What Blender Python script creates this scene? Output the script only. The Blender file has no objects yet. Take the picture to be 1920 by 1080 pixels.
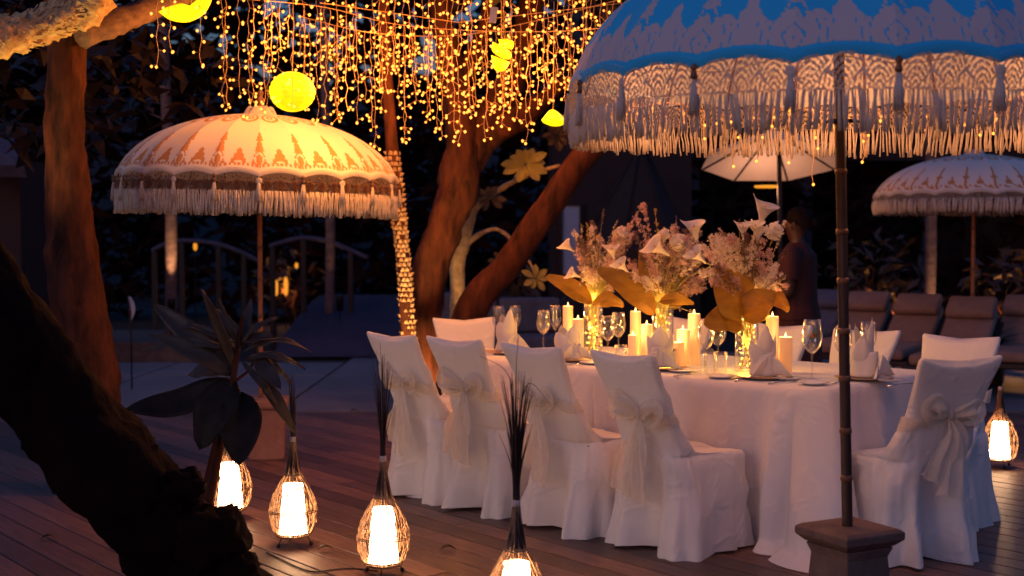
import bpy, math, random
from mathutils import Vector, Matrix, noise, Euler
R = random.Random(7)
S = bpy.context.scene
col = bpy.data.collections.new("place"); S.collection.children.link(col)
PI = math.pi; rad = math.radians
F = 2400.0; CAMZ = 1.42; PITCH = math.atan(83.0/F)
# ------------------------------------------------------------------ camera
cd = bpy.data.cameras.new("camera"); cam = bpy.data.objects.new("camera", cd); S.collection.objects.link(cam)
cam.location = (0, 0, CAMZ); cam.rotation_euler = (PI/2-PITCH, 0, 0)
cd.sensor_width = 36; cd.lens = 45; cd.clip_start = .1; cd.clip_end = 400
cd.dof.use_dof = True; cd.dof.focus_distance = 6.1; cd.dof.aperture_fstop = 2.2
S.camera = cam
# ------------------------------------------------------------------ sky and sun (dusk)
W = bpy.data.worlds.new("World"); S.world = W; W.use_nodes = True
wn = W.node_tree; wn.nodes.clear()
wo = wn.nodes.new("ShaderNodeOutputWorld"); wb = wn.nodes.new("ShaderNodeBackground")
sk = wn.nodes.new("ShaderNodeTexSky"); sk.sky_type = 'NISHITA'; sk.sun_disc = False
sk.sun_elevation = rad(1.0); sk.sun_rotation = rad(200); sk.altitude = 0; sk.air_density = 1.5; sk.dust_density = 1.0; sk.ozone_density = 5
wb.inputs[1].default_value = .07
wn.links.new(sk.outputs[0], wb.inputs[0]); wn.links.new(wb.outputs[0], wo.inputs[0])
sd = bpy.data.lights.new("sun", 'SUN'); sd.energy = .036; sd.angle = rad(16); sd.color = (1, .6, .5)
so = bpy.data.objects.new("sun", sd); S.collection.objects.link(so)
so.rotation_euler = (rad(74), 0, rad(-48))
S.view_settings.view_transform = 'Standard'; S.view_settings.look = 'None'; S.view_settings.gamma = 1
S.view_settings.use_curve_mapping = False; S.view_settings.exposure = 3.2
K = 1.45*2**-3.2                                # every lamp below is scaled to that exposure
S.render.engine = 'CYCLES'
cy = S.cycles
cy.max_bounces = 6; cy.diffuse_bounces = 3; cy.glossy_bounces = 3; cy.transmission_bounces = 5; cy.transparent_max_bounces = 16
cy.sample_clamp_indirect = 3.0; cy.caustics_reflective = False; cy.caustics_refractive = False
cy.use_denoising = True
# ------------------------------------------------------------------ helpers
def at(px, py, d):
    X = (px-960)/F; Y = (540-py)/F
    dy = math.cos(PITCH)+Y*math.sin(PITCH); dz = -math.sin(PITCH)+Y*math.cos(PITCH)
    k = d/dy
    return Vector((X*k, d, CAMZ+dz*k))
def onz(px, py, z=0):
    X = (px-960)/F; Y = (540-py)/F
    dy = math.cos(PITCH)+Y*math.sin(PITCH); dz = -math.sin(PITCH)+Y*math.cos(PITCH)
    k = (z-CAMZ)/dz
    return Vector((X*k, dy*k, z))
def uv2(u, v): return ((u+v)*.70711, (v-u)*.70711)
def colv(px, v):                         # point of the table's long line v seen at column px
    k = (px-960)/F; u = -v*(1-k)/(1+k)
    return uv2(u, v)
def fb(p, s=1.0, o=4): return noise.fractal(Vector(p)*s, 1.0, 2.0, o)
class MB:
    def __init__(s): s.v = []; s.f = []; s.att = None; s.mi = []
    def add(s, vs, fs, mi=0):
        b = len(s.v); s.v += [tuple(p) for p in vs]; s.f += [tuple(b+i for i in f) for f in fs]; s.mi += [mi]*len(fs); return s
    def grid(s, fn, nu, nv, cu=False, cv=False, mi=0):
        vs = []; 
        for j in range(nv+(0 if cv else 1)):
            for i in range(nu+(0 if cu else 1)):
                vs.append(fn(i/nu, j/nv))
        w = nu if cu else nu+1; h = nv if cv else nv+1; fs = []
        for j in range(nv):
            for i in range(nu):
                a = j*w+i; b = j*w+(i+1)%w; j2 = (j+1)%h
                fs.append((a, b, j2*w+(i+1)%w, j2*w+i))
        return s.add(vs, fs, mi)
    def box(s, x0, x1, y0, y1, z0, z1, M=None, mi=0, bev=0):
        c = [Vector((x, y, z)) for z in (z0, z1) for y in (y0, y1) for x in (x0, x1)]
        if M is not None: c = [M @ p for p in c]
        return s.add(c, [(0,2,3,1),(4,5,7,6),(0,1,5,4),(2,6,7,3),(0,4,6,2),(1,3,7,5)], mi)
    def lathe(s, prof, n=20, c=(0,0,0), cap=True, M=None, mi=0):
        vs = []; fs = []
        for (r, z) in prof:
            for i in range(n):
                a = 2*PI*i/n; p = Vector((c[0]+r*math.cos(a), c[1]+r*math.sin(a), c[2]+z))
                vs.append(M @ p if M is not None else p)
        m = len(prof)
        for j in range(m-1):
            for i in range(n):
                fs.append((j*n+i, j*n+(i+1)%n, (j+1)*n+(i+1)%n, (j+1)*n+i))
        if cap:
            fs.append(tuple(reversed(range(n)))); fs.append(tuple((m-1)*n+i for i in range(n)))
        return s.add(vs, fs, mi)
    def tube(s, pts, rs, n=8, cap=True, disp=None, mi=0):
        pts = [Vector(p) for p in pts]; m = len(pts)
        if not hasattr(rs, '__len__'): rs = [rs]*m
        t0 = (pts[1]-pts[0]).normalized(); up = Vector((0, 0, 1)) if abs(t0.z) < .9 else Vector((1, 0, 0))
        nrm = t0.cross(up).normalized(); vs = []; fs = []
        for k in range(m):
            t = (pts[min(k+1, m-1)]-pts[max(k-1, 0)]).normalized()
            nrm = (nrm-t*nrm.dot(t)).normalized(); b = t.cross(nrm)
            for i in range(n):
                a = 2*PI*i/n; dr = nrm*math.cos(a)+b*math.sin(a); r = rs[k]
                if disp: r *= disp(a, k/(m-1), pts[k]+dr*r)
                vs.append(pts[k]+dr*r)
        for j in range(m-1):
            for i in range(n):
                fs.append((j*n+i, j*n+(i+1)%n, (j+1)*n+(i+1)%n, (j+1)*n+i))
        if cap: fs.append(tuple(reversed(range(n)))); fs.append(tuple((m-1)*n+i for i in range(n)))
        return s.add(vs, fs, mi)
    def mesh(s, name, mats, smooth=True):
        me = bpy.data.meshes.new(name); me.from_pydata(s.v, [], s.f)
        if not isinstance(mats, (list, tuple)): mats = [mats]
        for m in mats: me.materials.append(m)
        if len(mats) > 1: me.polygons.foreach_set('material_index', s.mi)
        if smooth: me.polygons.foreach_set('use_smooth', [True]*len(me.polygons))
        if s.att is not None:
            a = me.attributes.new('motif', 'FLOAT', 'POINT'); a.data.foreach_set('value', s.att)
        me.update(); return me
    def build(s, name, mats, parent=None, smooth=True, sub=0, bevel=0):
        o = bpy.data.objects.new(name, s.mesh(name, mats, smooth)); col.objects.link(o)
        if parent is not None: o.parent = parent
        if bevel:
            m = o.modifiers.new('b', 'BEVEL'); m.width = bevel; m.segments = 2; m.limit_method = 'ANGLE'
        if sub:
            m = o.modifiers.new('s', 'SUBSURF'); m.levels = sub; m.render_levels = sub
        return o
def tag(o, label=None, cat=None, group=None, kind=None):
    if label: o['label'] = label
    if cat: o['category'] = cat
    if group: o['group'] = group
    if kind: o['kind'] = kind
    return o
def empty(name, loc=(0,0,0), rz=0, label=None, cat=None, group=None):
    o = bpy.data.objects.new(name, None); col.objects.link(o); o.location = loc; o.rotation_euler = (0, 0, rz)
    o.empty_display_size = .1
    return tag(o, label, cat, group)
def inst(me, name, parent=None, M=None):
    o = bpy.data.objects.new(name, me); col.objects.link(o)
    if parent is not None: o.parent = parent
    if M is not None: o.matrix_local = M
    return o
KIDS = {}
def copy_tree(o, parent=None):
    c = o.copy(); col.objects.link(c)
    if parent is not None: c.parent = parent
    for ch in [x for x in bpy.data.objects if x.parent == o and x.type in ('MESH', 'EMPTY', 'CURVE')]: copy_tree(ch, c)
    return c
def smooth_path(pts, n=6):
    pts = [Vector(p) for p in pts]; out = []
    for i in range(len(pts)-1):
        p0 = pts[max(i-1, 0)]; p1 = pts[i]; p2 = pts[i+1]; p3 = pts[min(i+2, len(pts)-1)]
        for k in range(n):
            t = k/n
            out.append(.5*((2*p1)+(p2-p0)*t+(2*p0-5*p1+4*p2-p3)*t*t+(3*p1-p0-3*p2+p3)*t**3))
    out.append(pts[-1]); return out
def lerpl(vals, n):
    out = []; m = len(vals)-1
    for i in range(n):
        t = i/(n-1)*m; k = min(int(t), m-1); out.append(vals[k]+(vals[k+1]-vals[k])*(t-k))
    return out
# ------------------------------------------------------------------ materials
def nt(name):
    m = bpy.data.materials.new(name); m.use_nodes = True; n = m.node_tree; n.nodes.clear()
    out = n.nodes.new('ShaderNodeOutputMaterial'); return m, n, out
def N(n, t, **k):
    x = n.nodes.new(t)
    for a, b in k.items(): setattr(x, a, b)
    return x
def rgba(c): return (c[0], c[1], c[2], 1)
def pm(name, c1, c2=None, scale=8, rough=.6, bump=.2, bscale=None, metal=0, spec=.5, stretch=(1,1,1), detail=5, rnd=0, transl=0, sheen=0, sss=0, emis=None, alpha=1):
    m, n, out = nt(name); L = n.links.new
    p = N(n, 'ShaderNodeBsdfPrincipled'); p.inputs['Roughness'].default_value = rough
    p.inputs['Metallic'].default_value = metal; p.inputs['Specular IOR Level'].default_value = spec
    if sheen: p.inputs['Sheen Weight'].default_value = sheen
    if emis: p.inputs['Emission Color'].default_value = rgba(emis[0]); p.inputs['Emission Strength'].default_value = emis[1]*K
    tc = N(n, 'ShaderNodeTexCoord'); mp = N(n, 'ShaderNodeMapping'); mp.inputs['Scale'].default_value = stretch
    L(tc.outputs['Object'], mp.inputs[0])
    vec = mp.outputs[0]
    oi = N(n, 'ShaderNodeObjectInfo')
    if rnd:
        ad = N(n, 'ShaderNodeVectorMath', operation='ADD'); mu = N(n, 'ShaderNodeMath', operation='MULTIPLY'); mu.inputs[1].default_value = 37
        L(oi.outputs['Random'], mu.inputs[0]); L(vec, ad.inputs[0]); L(mu.outputs[0], ad.inputs[1]); vec = ad.outputs[0]
    nz = N(n, 'ShaderNodeTexNoise'); nz.inputs['Scale'].default_value = scale; nz.inputs['Detail'].default_value = detail; nz.inputs['Roughness'].default_value = .62
    L(vec, nz.inputs['Vector'])
    rp = N(n, 'ShaderNodeValToRGB'); rp.color_ramp.elements[0].position = .32; rp.color_ramp.elements[1].position = .68
    rp.color_ramp.elements[0].color = rgba(c1); rp.color_ramp.elements[1].color = rgba(c2 or c1)
    L(nz.outputs['Fac'], rp.inputs[0]); colo = rp.outputs[0]
    if rnd:
        hs = N(n, 'ShaderNodeHueSaturation'); mr = N(n, 'ShaderNodeMapRange'); mr.inputs[3].default_value = 1-rnd; mr.inputs[4].default_value = 1+rnd
        L(oi.outputs['Random'], mr.inputs[0]); L(mr.outputs[0], hs.inputs['Value']); L(colo, hs.inputs['Color']); colo = hs.outputs[0]
    L(colo, p.inputs['Base Color'])
    if bump:
        b = N(n, 'ShaderNodeBump'); b.inputs['Strength'].default_value = bump; b.inputs['Distance'].default_value = .01
        n2 = N(n, 'ShaderNodeTexNoise'); n2.inputs['Scale'].default_value = bscale or scale*4; n2.inputs['Detail'].default_value = 4; L(vec, n2.inputs['Vector'])
        L(n2.outputs['Fac'], b.inputs['Height']); L(b.outputs[0], p.inputs['Normal'])
    sh = p.outputs[0]
    if transl:
        tr = N(n, 'ShaderNodeBsdfTranslucent'); L(colo, tr.inputs[0]); mx = N(n, 'ShaderNodeMixShader'); mx.inputs[0].default_value = transl
        L(sh, mx.inputs[1]); L(tr.outputs[0], mx.inputs[2]); sh = mx.outputs[0]
    if alpha < 1:
        ta = N(n, 'ShaderNodeBsdfTransparent'); mx = N(n, 'ShaderNodeMixShader'); mx.inputs[0].default_value = alpha
        L(ta.outputs[0], mx.inputs[1]); L(sh, mx.inputs[2]); sh = mx.outputs[0]
    L(sh, out.inputs[0]); return m
def em(name, c, s, sample=True):
    m, n, out = nt(name); e = N(n, 'ShaderNodeEmission'); e.inputs[0].default_value = rgba(c); e.inputs[1].default_value = s*K
    n.links.new(e.outputs[0], out.inputs[0])
    if not sample: m.cycles.emission_sampling = 'NONE'
    return m
def glassy(name, tint=(1,1,1), refl=.9):
    m, n, out = nt(name); L = n.links.new
    t = N(n, 'ShaderNodeBsdfTransparent'); t.inputs[0].default_value = rgba(tint)
    g = N(n, 'ShaderNodeBsdfGlossy'); g.inputs['Roughness'].default_value = .03
    lw = N(n, 'ShaderNodeLayerWeight'); lw.inputs[0].default_value = .35
    mr = N(n, 'ShaderNodeMapRange'); mr.inputs[3].default_value = .09; mr.inputs[4].default_value = refl
    pw = N(n, 'ShaderNodeMath', operation='POWER'); pw.inputs[1].default_value = 1.7
    L(lw.outputs['Facing'], pw.inputs[0]); L(pw.outputs[0], mr.inputs[0])
    mx = N(n, 'ShaderNodeMixShader'); L(mr.outputs[0], mx.inputs[0]); L(t.outputs[0], mx.inputs[1]); L(g.outputs[0], mx.inputs[2]); L(mx.outputs[0], out.inputs[0])
    return m
M = {}
def fabric(name, c, weave=900, transl=.25, folds=True, bump=.25):
    m, n, out = nt(name); L = n.links.new
    p = N(n, 'ShaderNodeBsdfPrincipled'); p.inputs['Base Color'].default_value = rgba(c); p.inputs['Roughness'].default_value = .85
    p.inputs['Specular IOR Level'].default_value = .2; p.inputs['Sheen Weight'].default_value = .25
    tc = N(n, 'ShaderNodeTexCoord')
    nz = N(n, 'ShaderNodeTexNoise'); nz.inputs['Scale'].default_value = 7; nz.inputs['Detail'].default_value = 5; nz.inputs['Distortion'].default_value = 2.2; nz.noise_type = 'RIDGED_MULTIFRACTAL'; nz.normalize = True; L(tc.outputs['Object'], nz.inputs['Vector'])
    w1 = N(n, 'ShaderNodeTexNoise'); w1.inputs['Scale'].default_value = weave; L(tc.outputs['Object'], w1.inputs['Vector'])
    rp = N(n, 'ShaderNodeMixRGB'); rp.inputs[1].default_value = rgba([x*.9 for x in c]); rp.inputs[2].default_value = rgba(c); L(nz.outputs['Fac'], rp.inputs[0]); L(rp.outputs[0], p.inputs['Base Color'])
    b = N(n, 'ShaderNodeBump'); b.inputs['Strength'].default_value = bump; b.inputs['Distance'].default_value = .02; L(nz.outputs['Fac'], b.inputs['Height'])
    b2 = N(n, 'ShaderNodeBump'); b2.inputs['Strength'].default_value = .15; b2.inputs['Distance'].default_value = .001; L(w1.outputs['Fac'], b2.inputs['Height']); L(b.outputs[0], b2.inputs['Normal'])
    L(b2.outputs[0], p.inputs['Normal']); sh = p.outputs[0]
    if transl:
        tr = N(n, 'ShaderNodeBsdfTranslucent'); tr.inputs[0].default_value = rgba(c); mx = N(n, 'ShaderNodeMixShader'); mx.inputs[0].default_value = transl
        L(sh, mx.inputs[1]); L(tr.outputs[0], mx.inputs[2]); sh = mx.outputs[0]
    L(sh, out.inputs[0]); return m
M['cloth'] = fabric('table_linen', (.78,.76,.76), transl=.08)
M['cover'] = fabric('chair_cover_cotton', (.8,.78,.76), transl=.08, bump=.42)
M['napkin'] = fabric('napkin_linen', (.84,.82,.8), transl=.3, bump=.1)
M['sash'] = pm('organza', (.8,.72,.6), (.88,.8,.68), 30, .55, .5, 120, sheen=.5, transl=.35, alpha=.62)
M['board'] = pm('deck_timber', (.075,.035,.026), (.175,.092,.07), 5, .42, .35, 30, stretch=(1,9,9), rnd=.42, detail=9)
M['joist'] = pm('under_deck', (.006,.004,.004), (.012,.007,.006), 5, .9, 0)
M['stone'] = pm('terrace_stone', (.15,.13,.14), (.22,.19,.2), 1.7, .6, .2, 40, rnd=.08)
M['soil'] = pm('ground_soil', (.02,.012,.012), (.04,.024,.02), 3, .9, .5)
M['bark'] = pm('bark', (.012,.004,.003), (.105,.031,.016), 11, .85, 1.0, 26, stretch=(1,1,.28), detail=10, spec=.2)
M['barkpale'] = pm('pale_bark', (.08,.045,.04), (.2,.12,.1), 10, .75, .8, 30, stretch=(1,1,2.5))
M['barkrough'] = pm('ragged_bark', (.3,.19,.09), (.62,.46,.25), 16, .8, 1.0, 40)
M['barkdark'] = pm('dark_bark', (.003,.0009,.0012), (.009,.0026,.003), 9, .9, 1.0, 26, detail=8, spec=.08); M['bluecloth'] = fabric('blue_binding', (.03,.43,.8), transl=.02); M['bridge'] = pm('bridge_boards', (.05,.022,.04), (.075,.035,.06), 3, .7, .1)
M['palmscale'] = pm('palm_scales', (.3,.18,.1), (.55,.4,.24), 14, .7, .8, 40)
M['leafdark'] = pm('dark_leaf', (.007,.004,.003), (.018,.01,.006), 6, .5, .2, transl=.2, rnd=.25)
M['leafbrown'] = pm('dusky_leaf', (.04,.022,.014), (.085,.05,.03), 6, .5, .3, transl=.2)
M['leafplant'] = pm('broad_leaf', (.012,.007,.006), (.028,.017,.013), 9, .6, .3, 60, transl=.12, spec=.2)
M['leafgold'] = pm('banana_leaf', (.34,.19,.012), (.48,.28,.03), 7, .45, .5, 40, stretch=(1,1,3), transl=.45)
M['leaffrangi'] = pm('frangipani_leaf', (.35,.3,.07), (.55,.45,.12), 9, .5, .2, transl=.35)
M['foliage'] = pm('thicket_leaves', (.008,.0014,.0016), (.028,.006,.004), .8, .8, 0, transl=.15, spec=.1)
M['pole'] = pm('dark_pole', (.02,.008,.006), (.045,.018,.012), 12, .45, .3, 60, stretch=(1,1,.2))
M['bamboo'] = pm('bamboo_pole', (.2,.07,.025), (.34,.13,.05), 12, .35, .3, 60, stretch=(1,1,.2))
M['basestone'] = pm('base_stone', (.08,.05,.045), (.15,.1,.085), 9, .8, .5, 60)
M['terracotta'] = pm('terracotta', (.3,.14,.09), (.42,.21,.14), 6, .8, .3, 50)
M['canvas'] = fabric('parasol_canvas', (.8,.77,.72), transl=.35)
M['fringe'] = pm('fringe_cotton', (.62,.56,.5), (.8,.74,.67), 60, .85, 0, transl=.3)
M['net'] = pm('net_cord', (.5,.42,.36), (.66,.58,.5), 60, .85, 0, transl=.2)
M['gold'] = pm('gold_paint', (.3,.17,.07), (.42,.25,.1), 30, .5, .2)
M['wood'] = pm('turned_wood', (.1,.04,.02), (.18,.08,.04), 20, .4, .2)
M['rattan'] = pm('rattan', (.22,.12,.06), (.42,.25,.13), 60, .5, .3, 200)
M['reed'] = pm('dark_reed', (.012,.004,.003), (.03,.01,.007), 60, .6, .2)
M['tape'] = pm('pale_binding', (.5,.4,.33), (.6,.5,.4), 40, .6, .1)
M['iron'] = pm('black_iron', (.02,.015,.015), (.04,.03,.03), 30, .4, .1, metal=.8)
M['cable'] = pm('black_cable', (.015,.01,.01), None, 30, .5, 0)
M['glass'] = glassy('clear_glass'); M['vglass'] = glassy('vase_glass', (.98,.98,.96), .6)
M['china'] = pm('white_china', (.75,.73,.7), (.8,.78,.75), 5, .15, 0, spec=.6)
M['charger'] = pm('charger_plate', (.4,.24,.16), (.5,.32,.22), 30, .3, .2)
M['steel'] = pm('cutlery_steel', (.7,.68,.65), None, 5, .18, 0, metal=1)
M['red'] = pm('red_petal', (.3,.01,.01), (.45,.03,.02), 20, .5, .2)
M['lily'] = pm('lily_petal', (.85,.78,.66), (.9,.85,.76), 12, .45, .1, transl=.4)
M['pinkf'] = pm('pink_filler', (.5,.29,.28), (.74,.5,.44), 25, .6, 0, transl=.3)
M['creamf'] = pm('cream_filler', (.7,.58,.46), (.85,.76,.64), 25, .6, 0, transl=.3)
M['darkf'] = pm('seed_heads', (.1,.05,.04), (.22,.12,.09), 25, .7, 0)
M['yellowf'] = pm('yellow_filler', (.6,.38,.06), (.75,.5,.12), 25, .6, 0, transl=.3)
M['stem'] = pm('green_stem', (.2,.17,.04), (.34,.28,.08), 20, .5, .1)
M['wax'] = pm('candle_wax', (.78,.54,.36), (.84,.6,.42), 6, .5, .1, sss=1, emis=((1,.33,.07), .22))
M['cushion'] = pm('lounger_cushion', (.2,.12,.095), (.28,.17,.135), 6, .9, .2, 200)
M['sofa'] = pm('blue_grey_cushion', (.07,.07,.11), (.11,.11,.16), 6, .9, .2, 100)
M['frame'] = pm('dark_frame', (.008,.003,.0025), (.014,.005,.004), 20, .6, .1)
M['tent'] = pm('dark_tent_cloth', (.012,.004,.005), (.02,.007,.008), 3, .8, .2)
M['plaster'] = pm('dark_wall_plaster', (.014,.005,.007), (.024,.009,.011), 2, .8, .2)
M['pane'] = pm('pale_panel', (.26,.3,.42), (.32,.36,.48), 3, .5, .1)
M['thatch'] = pm('grey_roofing', (.045,.04,.065), (.08,.07,.11), 12, .8, .5)
M['skin'] = pm('skin', (.045,.016,.01), (.065,.022,.013), 12, .5, .1)
M['shirt'] = pm('dark_red_cloth', (.022,.0012,.0015), (.04,.002,.003), 12, .8, .3)
M['hair'] = pm('black_hair', (.006,.003,.003), None, 30, .8, .2, spec=.1)
M['wire'] = pm('string_wire', (.6,.36,.16), (.7,.44,.2), 20, .6, 0)
M['bulb'] = em('bulb_glow', (1,.27,.035), 2.9, False)
M['vbulb'] = em('vase_bulb_glow', (1,.5,.06), 5, False)
M['flame'] = em('flame_glow', (1,.5,.12), 6, False)
M['shade'] = em('lamp_shade_glow', (1,.55,.28), 15.0)
M['yellow'] = pm('yellow_lantern_glow', (.8,.6,.02), (.9,.7,.04), 6, .6, .4, 60, emis=((1,.72,.0), .85))
def _glow(m):                            # uneven paper: mottled thickness lets more or less light through
    n = m.node_tree; p = [x for x in n.nodes if x.type == 'BSDF_PRINCIPLED'][0]; z = N(n, 'ShaderNodeTexNoise'); z.inputs['Scale'].default_value = 9; z.inputs['Detail'].default_value = 6
    tc = N(n, 'ShaderNodeTexCoord'); n.links.new(tc.outputs['Object'], z.inputs['Vector']); r = N(n, 'ShaderNodeMapRange'); r.inputs[1].default_value = .3; r.inputs[2].default_value = .7; r.inputs[3].default_value = .6*K; r.inputs[4].default_value = 1.15*K
    n.links.new(z.outputs['Fac'], r.inputs[0]); n.links.new(r.outputs[0], p.inputs['Emission Strength'])
_glow(M['yellow'])
M['uplight'] = em('uplight_lens', (1,.5,.12), 8, False)
M['ember'] = em('amber_lamp_glow', (1,.34,.03), .75, False)
def canopy_mat(name, base, motif, tl=.1):
    m, n, out = nt(name); L = n.links.new
    a = N(n, 'ShaderNodeAttribute'); a.attribute_name = 'motif'
    tc = N(n, 'ShaderNodeTexCoord')
    w = N(n, 'ShaderNodeTexNoise'); w.inputs['Scale'].default_value = 55; w.inputs['Detail'].default_value = 3; L(tc.outputs['Object'], w.inputs['Vector'])
    ma = N(n, 'ShaderNodeMath', operation='MULTIPLY_ADD'); ma.inputs[1].default_value = .55; L(w.outputs['Fac'], ma.inputs[0]); L(a.outputs['Fac'], ma.inputs[2])
    mr = N(n, 'ShaderNodeMapRange'); mr.inputs[1].default_value = .72; mr.inputs[2].default_value = .84; L(ma.outputs[0], mr.inputs[0])
    mx = N(n, 'ShaderNodeMixRGB'); mx.inputs[1].default_value = rgba(base); mx.inputs[2].default_value = rgba(motif); L(mr.outputs[0], mx.inputs[0])
    p = N(n, 'ShaderNodeBsdfPrincipled'); p.inputs['Roughness'].default_value = .85; p.inputs['Specular IOR Level'].default_value = .15; L(mx.outputs[0], p.inputs['Base Color'])
    b = N(n, 'ShaderNodeBump'); b.inputs['Strength'].default_value = .5; b.inputs['Distance'].default_value = .004; L(mr.outputs[0], b.inputs['Height'])
    wv = N(n, 'ShaderNodeTexNoise'); wv.inputs['Scale'].default_value = 260; L(tc.outputs['Object'], wv.inputs['Vector'])
    b2 = N(n, 'ShaderNodeBump'); b2.inputs['Strength'].default_value = .3; b2.inputs['Distance'].default_value = .002; L(wv.outputs['Fac'], b2.inputs['Height']); L(b.outputs[0], b2.inputs['Normal']); L(b2.outputs[0], p.inputs['Normal'])
    tr = N(n, 'ShaderNodeBsdfTranslucent'); L(mx.outputs[0], tr.inputs[0]); ms = N(n, 'ShaderNodeMixShader'); ms.inputs[0].default_value = tl
    L(p.outputs[0], ms.inputs[1]); L(tr.outputs[0], ms.inputs[2]); L(ms.outputs[0], out.inputs[0]); return m
M['canopy'] = canopy_mat('painted_canopy', (.8,.74,.66), (.58,.28,.11)); M['canopylace'] = canopy_mat('laced_canopy', (.03,.43,.8), (.47,.45,.5), .03)
WARM = (1, .4, .1)
def lamp(loc, e, r=.05, c=WARM, parent=None):
    l = bpy.data.lights.new('lamp_light', 'POINT'); l.energy = e*K; l.shadow_soft_size = r; l.color = c
    o = bpy.data.objects.new('lamp_light', l); S.collection.objects.link(o); o.location = loc; return o
def spot(loc, to, e, ang=50, c=(1,.5,.15), r=.04):
    l = bpy.data.lights.new('uplight_beam', 'SPOT'); l.energy = e*K; l.spot_size = rad(ang); l.spot_blend = .6; l.shadow_soft_size = r; l.color = c
    o = bpy.data.objects.new('uplight_beam', l); S.collection.objects.link(o); o.location = loc
    o.rotation_euler = (Vector(to)-Vector(loc)).to_track_quat('-Z', 'Y').to_euler(); return o
# ------------------------------------------------------------------ ground, deck, terrace
g = MB(); g.box(-60, 60, -5, 120, -.6, -.12); tag(g.build('ground', M['soil'], smooth=False), kind='structure')
BD = Vector((-.633, .774, 0)); BN = Vector((.774, .633, 0))
deck = empty('deck', (0, 0, 0)); tag(deck, kind='structure')
j = MB(); j.box(-9, 11, 3.3, 10.75, -.1, -.045); j.build('deck_underlay', M['joist'], deck, False)
def board(n0, s0, s1, cut0, cut1):
    w = .0665; vs = []
    for (z) in (-.03, 0):
        for (nn, e) in ((n0-w, 0), (n0+w, 0), (n0+w, 1), (n0-w, 1)):
            p = BN*nn
            if e == 0: s = (3.3-p.y)/BD.y if cut0 else s0
            else: s = (10.75-p.y)/BD.y if cut1 else s1
            vs.append(p+BD*s+Vector((0, 0, z)))
    c = sum(vs, Vector())/8; q = Matrix.Rotation(-math.atan2(BD.y, BD.x), 4, 'Z')
    loc = [q @ (v-c) for v in vs]
    m = MB(); m.add(loc, [(3,2,1,0),(4,5,6,7),(0,1,5,4),(1,2,6,5),(2,3,7,6),(3,0,4,7)])
    o = m.build('board', M['board'], deck, False, bevel=.004); o.location = c+Vector((0, 0, R.uniform(-.0012, .0012))); o.rotation_euler = (0, 0, math.atan2(BD.y, BD.x))
k = -1.0
nb = 0
while k < 12.6:
    p = BN*k; a = (3.3-p.y)/BD.y; b = (10.75-p.y)/BD.y
    # keep within deck x range
    xa = (p+BD*a).x; xb = (p+BD*b).x
    c0 = c1 = True
    if xa > 8.5: a = (p.x-8.5)/.633; c0 = False
    if xb < -6: b = (p.x+6)/.633; c1 = False
    if b-a > .4:
        cuts = [a]; x = a+R.uniform(1.2, 4.2)
        while x < b-.6: cuts.append(x); x += R.uniform(3.4, 4.6)
        cuts.append(b)
        for i in range(len(cuts)-1):
            board(k, cuts[i]+(.002 if i else 0), cuts[i+1]-(.002 if i < len(cuts)-2 else 0), i == 0 and c0, i == len(cuts)-2 and c1); nb += 1
    k += .14
ter = empty('terrace', (0, 0, 0)); tag(ter, kind='structure')
u_ = MB(); u_.box(-14, 18, 10.9, 16.2, -.1, -.03); u_.build('terrace_bed', M['joist'], ter, False)
me = MB().box(-.985, .985, -.735, .735, -.03, .0).mesh('slab', M['stone'], False)
for i in range(16):
    for q in range(4 if i > 5 else 3):
        o = inst(me, 'slab', ter, Matrix.Translation((-13+2.0*i, 11.58+1.5*q, R.uniform(-.002, .002)-.004)))
kb = MB(); kb.box(-14, -3.9, 15.55, 15.95, -.1, .22); kb.box(-14, -4.2, 16.0, 19.0, -.1, .14); tag(kb.build('kerb', M['basestone'], None, False, bevel=.01), kind='structure')
drn = MB(); drn.box(-13.9, 17.9, 10.77, 10.82, -.06, -.012); tag(drn.build('pavement_edging', M['iron'], None, False), kind='structure')
# ------------------------------------------------------------------ background thicket, hill
hl = MB()
def hf(a, b):
    x = -70+140*a; y = 30+40*b; return (x, y, -.5+11*min(1, b*1.8)*(1+.25*math.sin(x*.2))+1.2*fb((x*.3, y*.3, 0)))
hl.grid(hf, 40, 10); tag(hl.build('hill', M['soil']), kind='structure')
def leafcloud(mb, c, rx, ry, rz, n, s, hollow=.55):
    for i in range(n):
        while True:
            p = Vector((R.uniform(-1,1), R.uniform(-1,1), R.uniform(-1,1)))
            if p.length < 1 and p.length > hollow*R.random(): break
        q = Vector((c[0]+p.x*rx, c[1]+p.y*ry, c[2]+p.z*rz))
        if fb(q, .9, 2) < -.18: continue
        e = Euler((R.uniform(-1.2,1.2), R.uniform(-1.2,1.2), R.uniform(0,6.3))).to_matrix(); a = s*R.uniform(.6,1.5)
        v = [q+e@Vector(w) for w in ((-a*.22,0,0), (0,-a*.7,-.1*a), (a*.22,0,0), (0,a*.7,-.15*a))]
        mb.add(v, [(0,1,2,3)])
tk = MB()
for i in range(40):
    x = -22+44*i/39+R.uniform(-.5,.5); y = R.uniform(23, 28)
    leafcloud(tk, (x, y, R.uniform(1.0, 1.8)), 2.0, 1.5, 1.9, 330, .4)
    leafcloud(tk, (x, y+1, R.uniform(4.2, 5.5)), 2.2, 1.6, 2.6, 420, .45)
    if i % 2: leafcloud(tk, (x, y+1, R.uniform(7.5, 8.5)), 2.4, 1.6, 2.0, 200, .5)
tag(tk.build('thicket', M['foliage'], smooth=False), 'dense dark garden thicket closing the view behind the terrace', 'thicket', kind='stuff')
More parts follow.
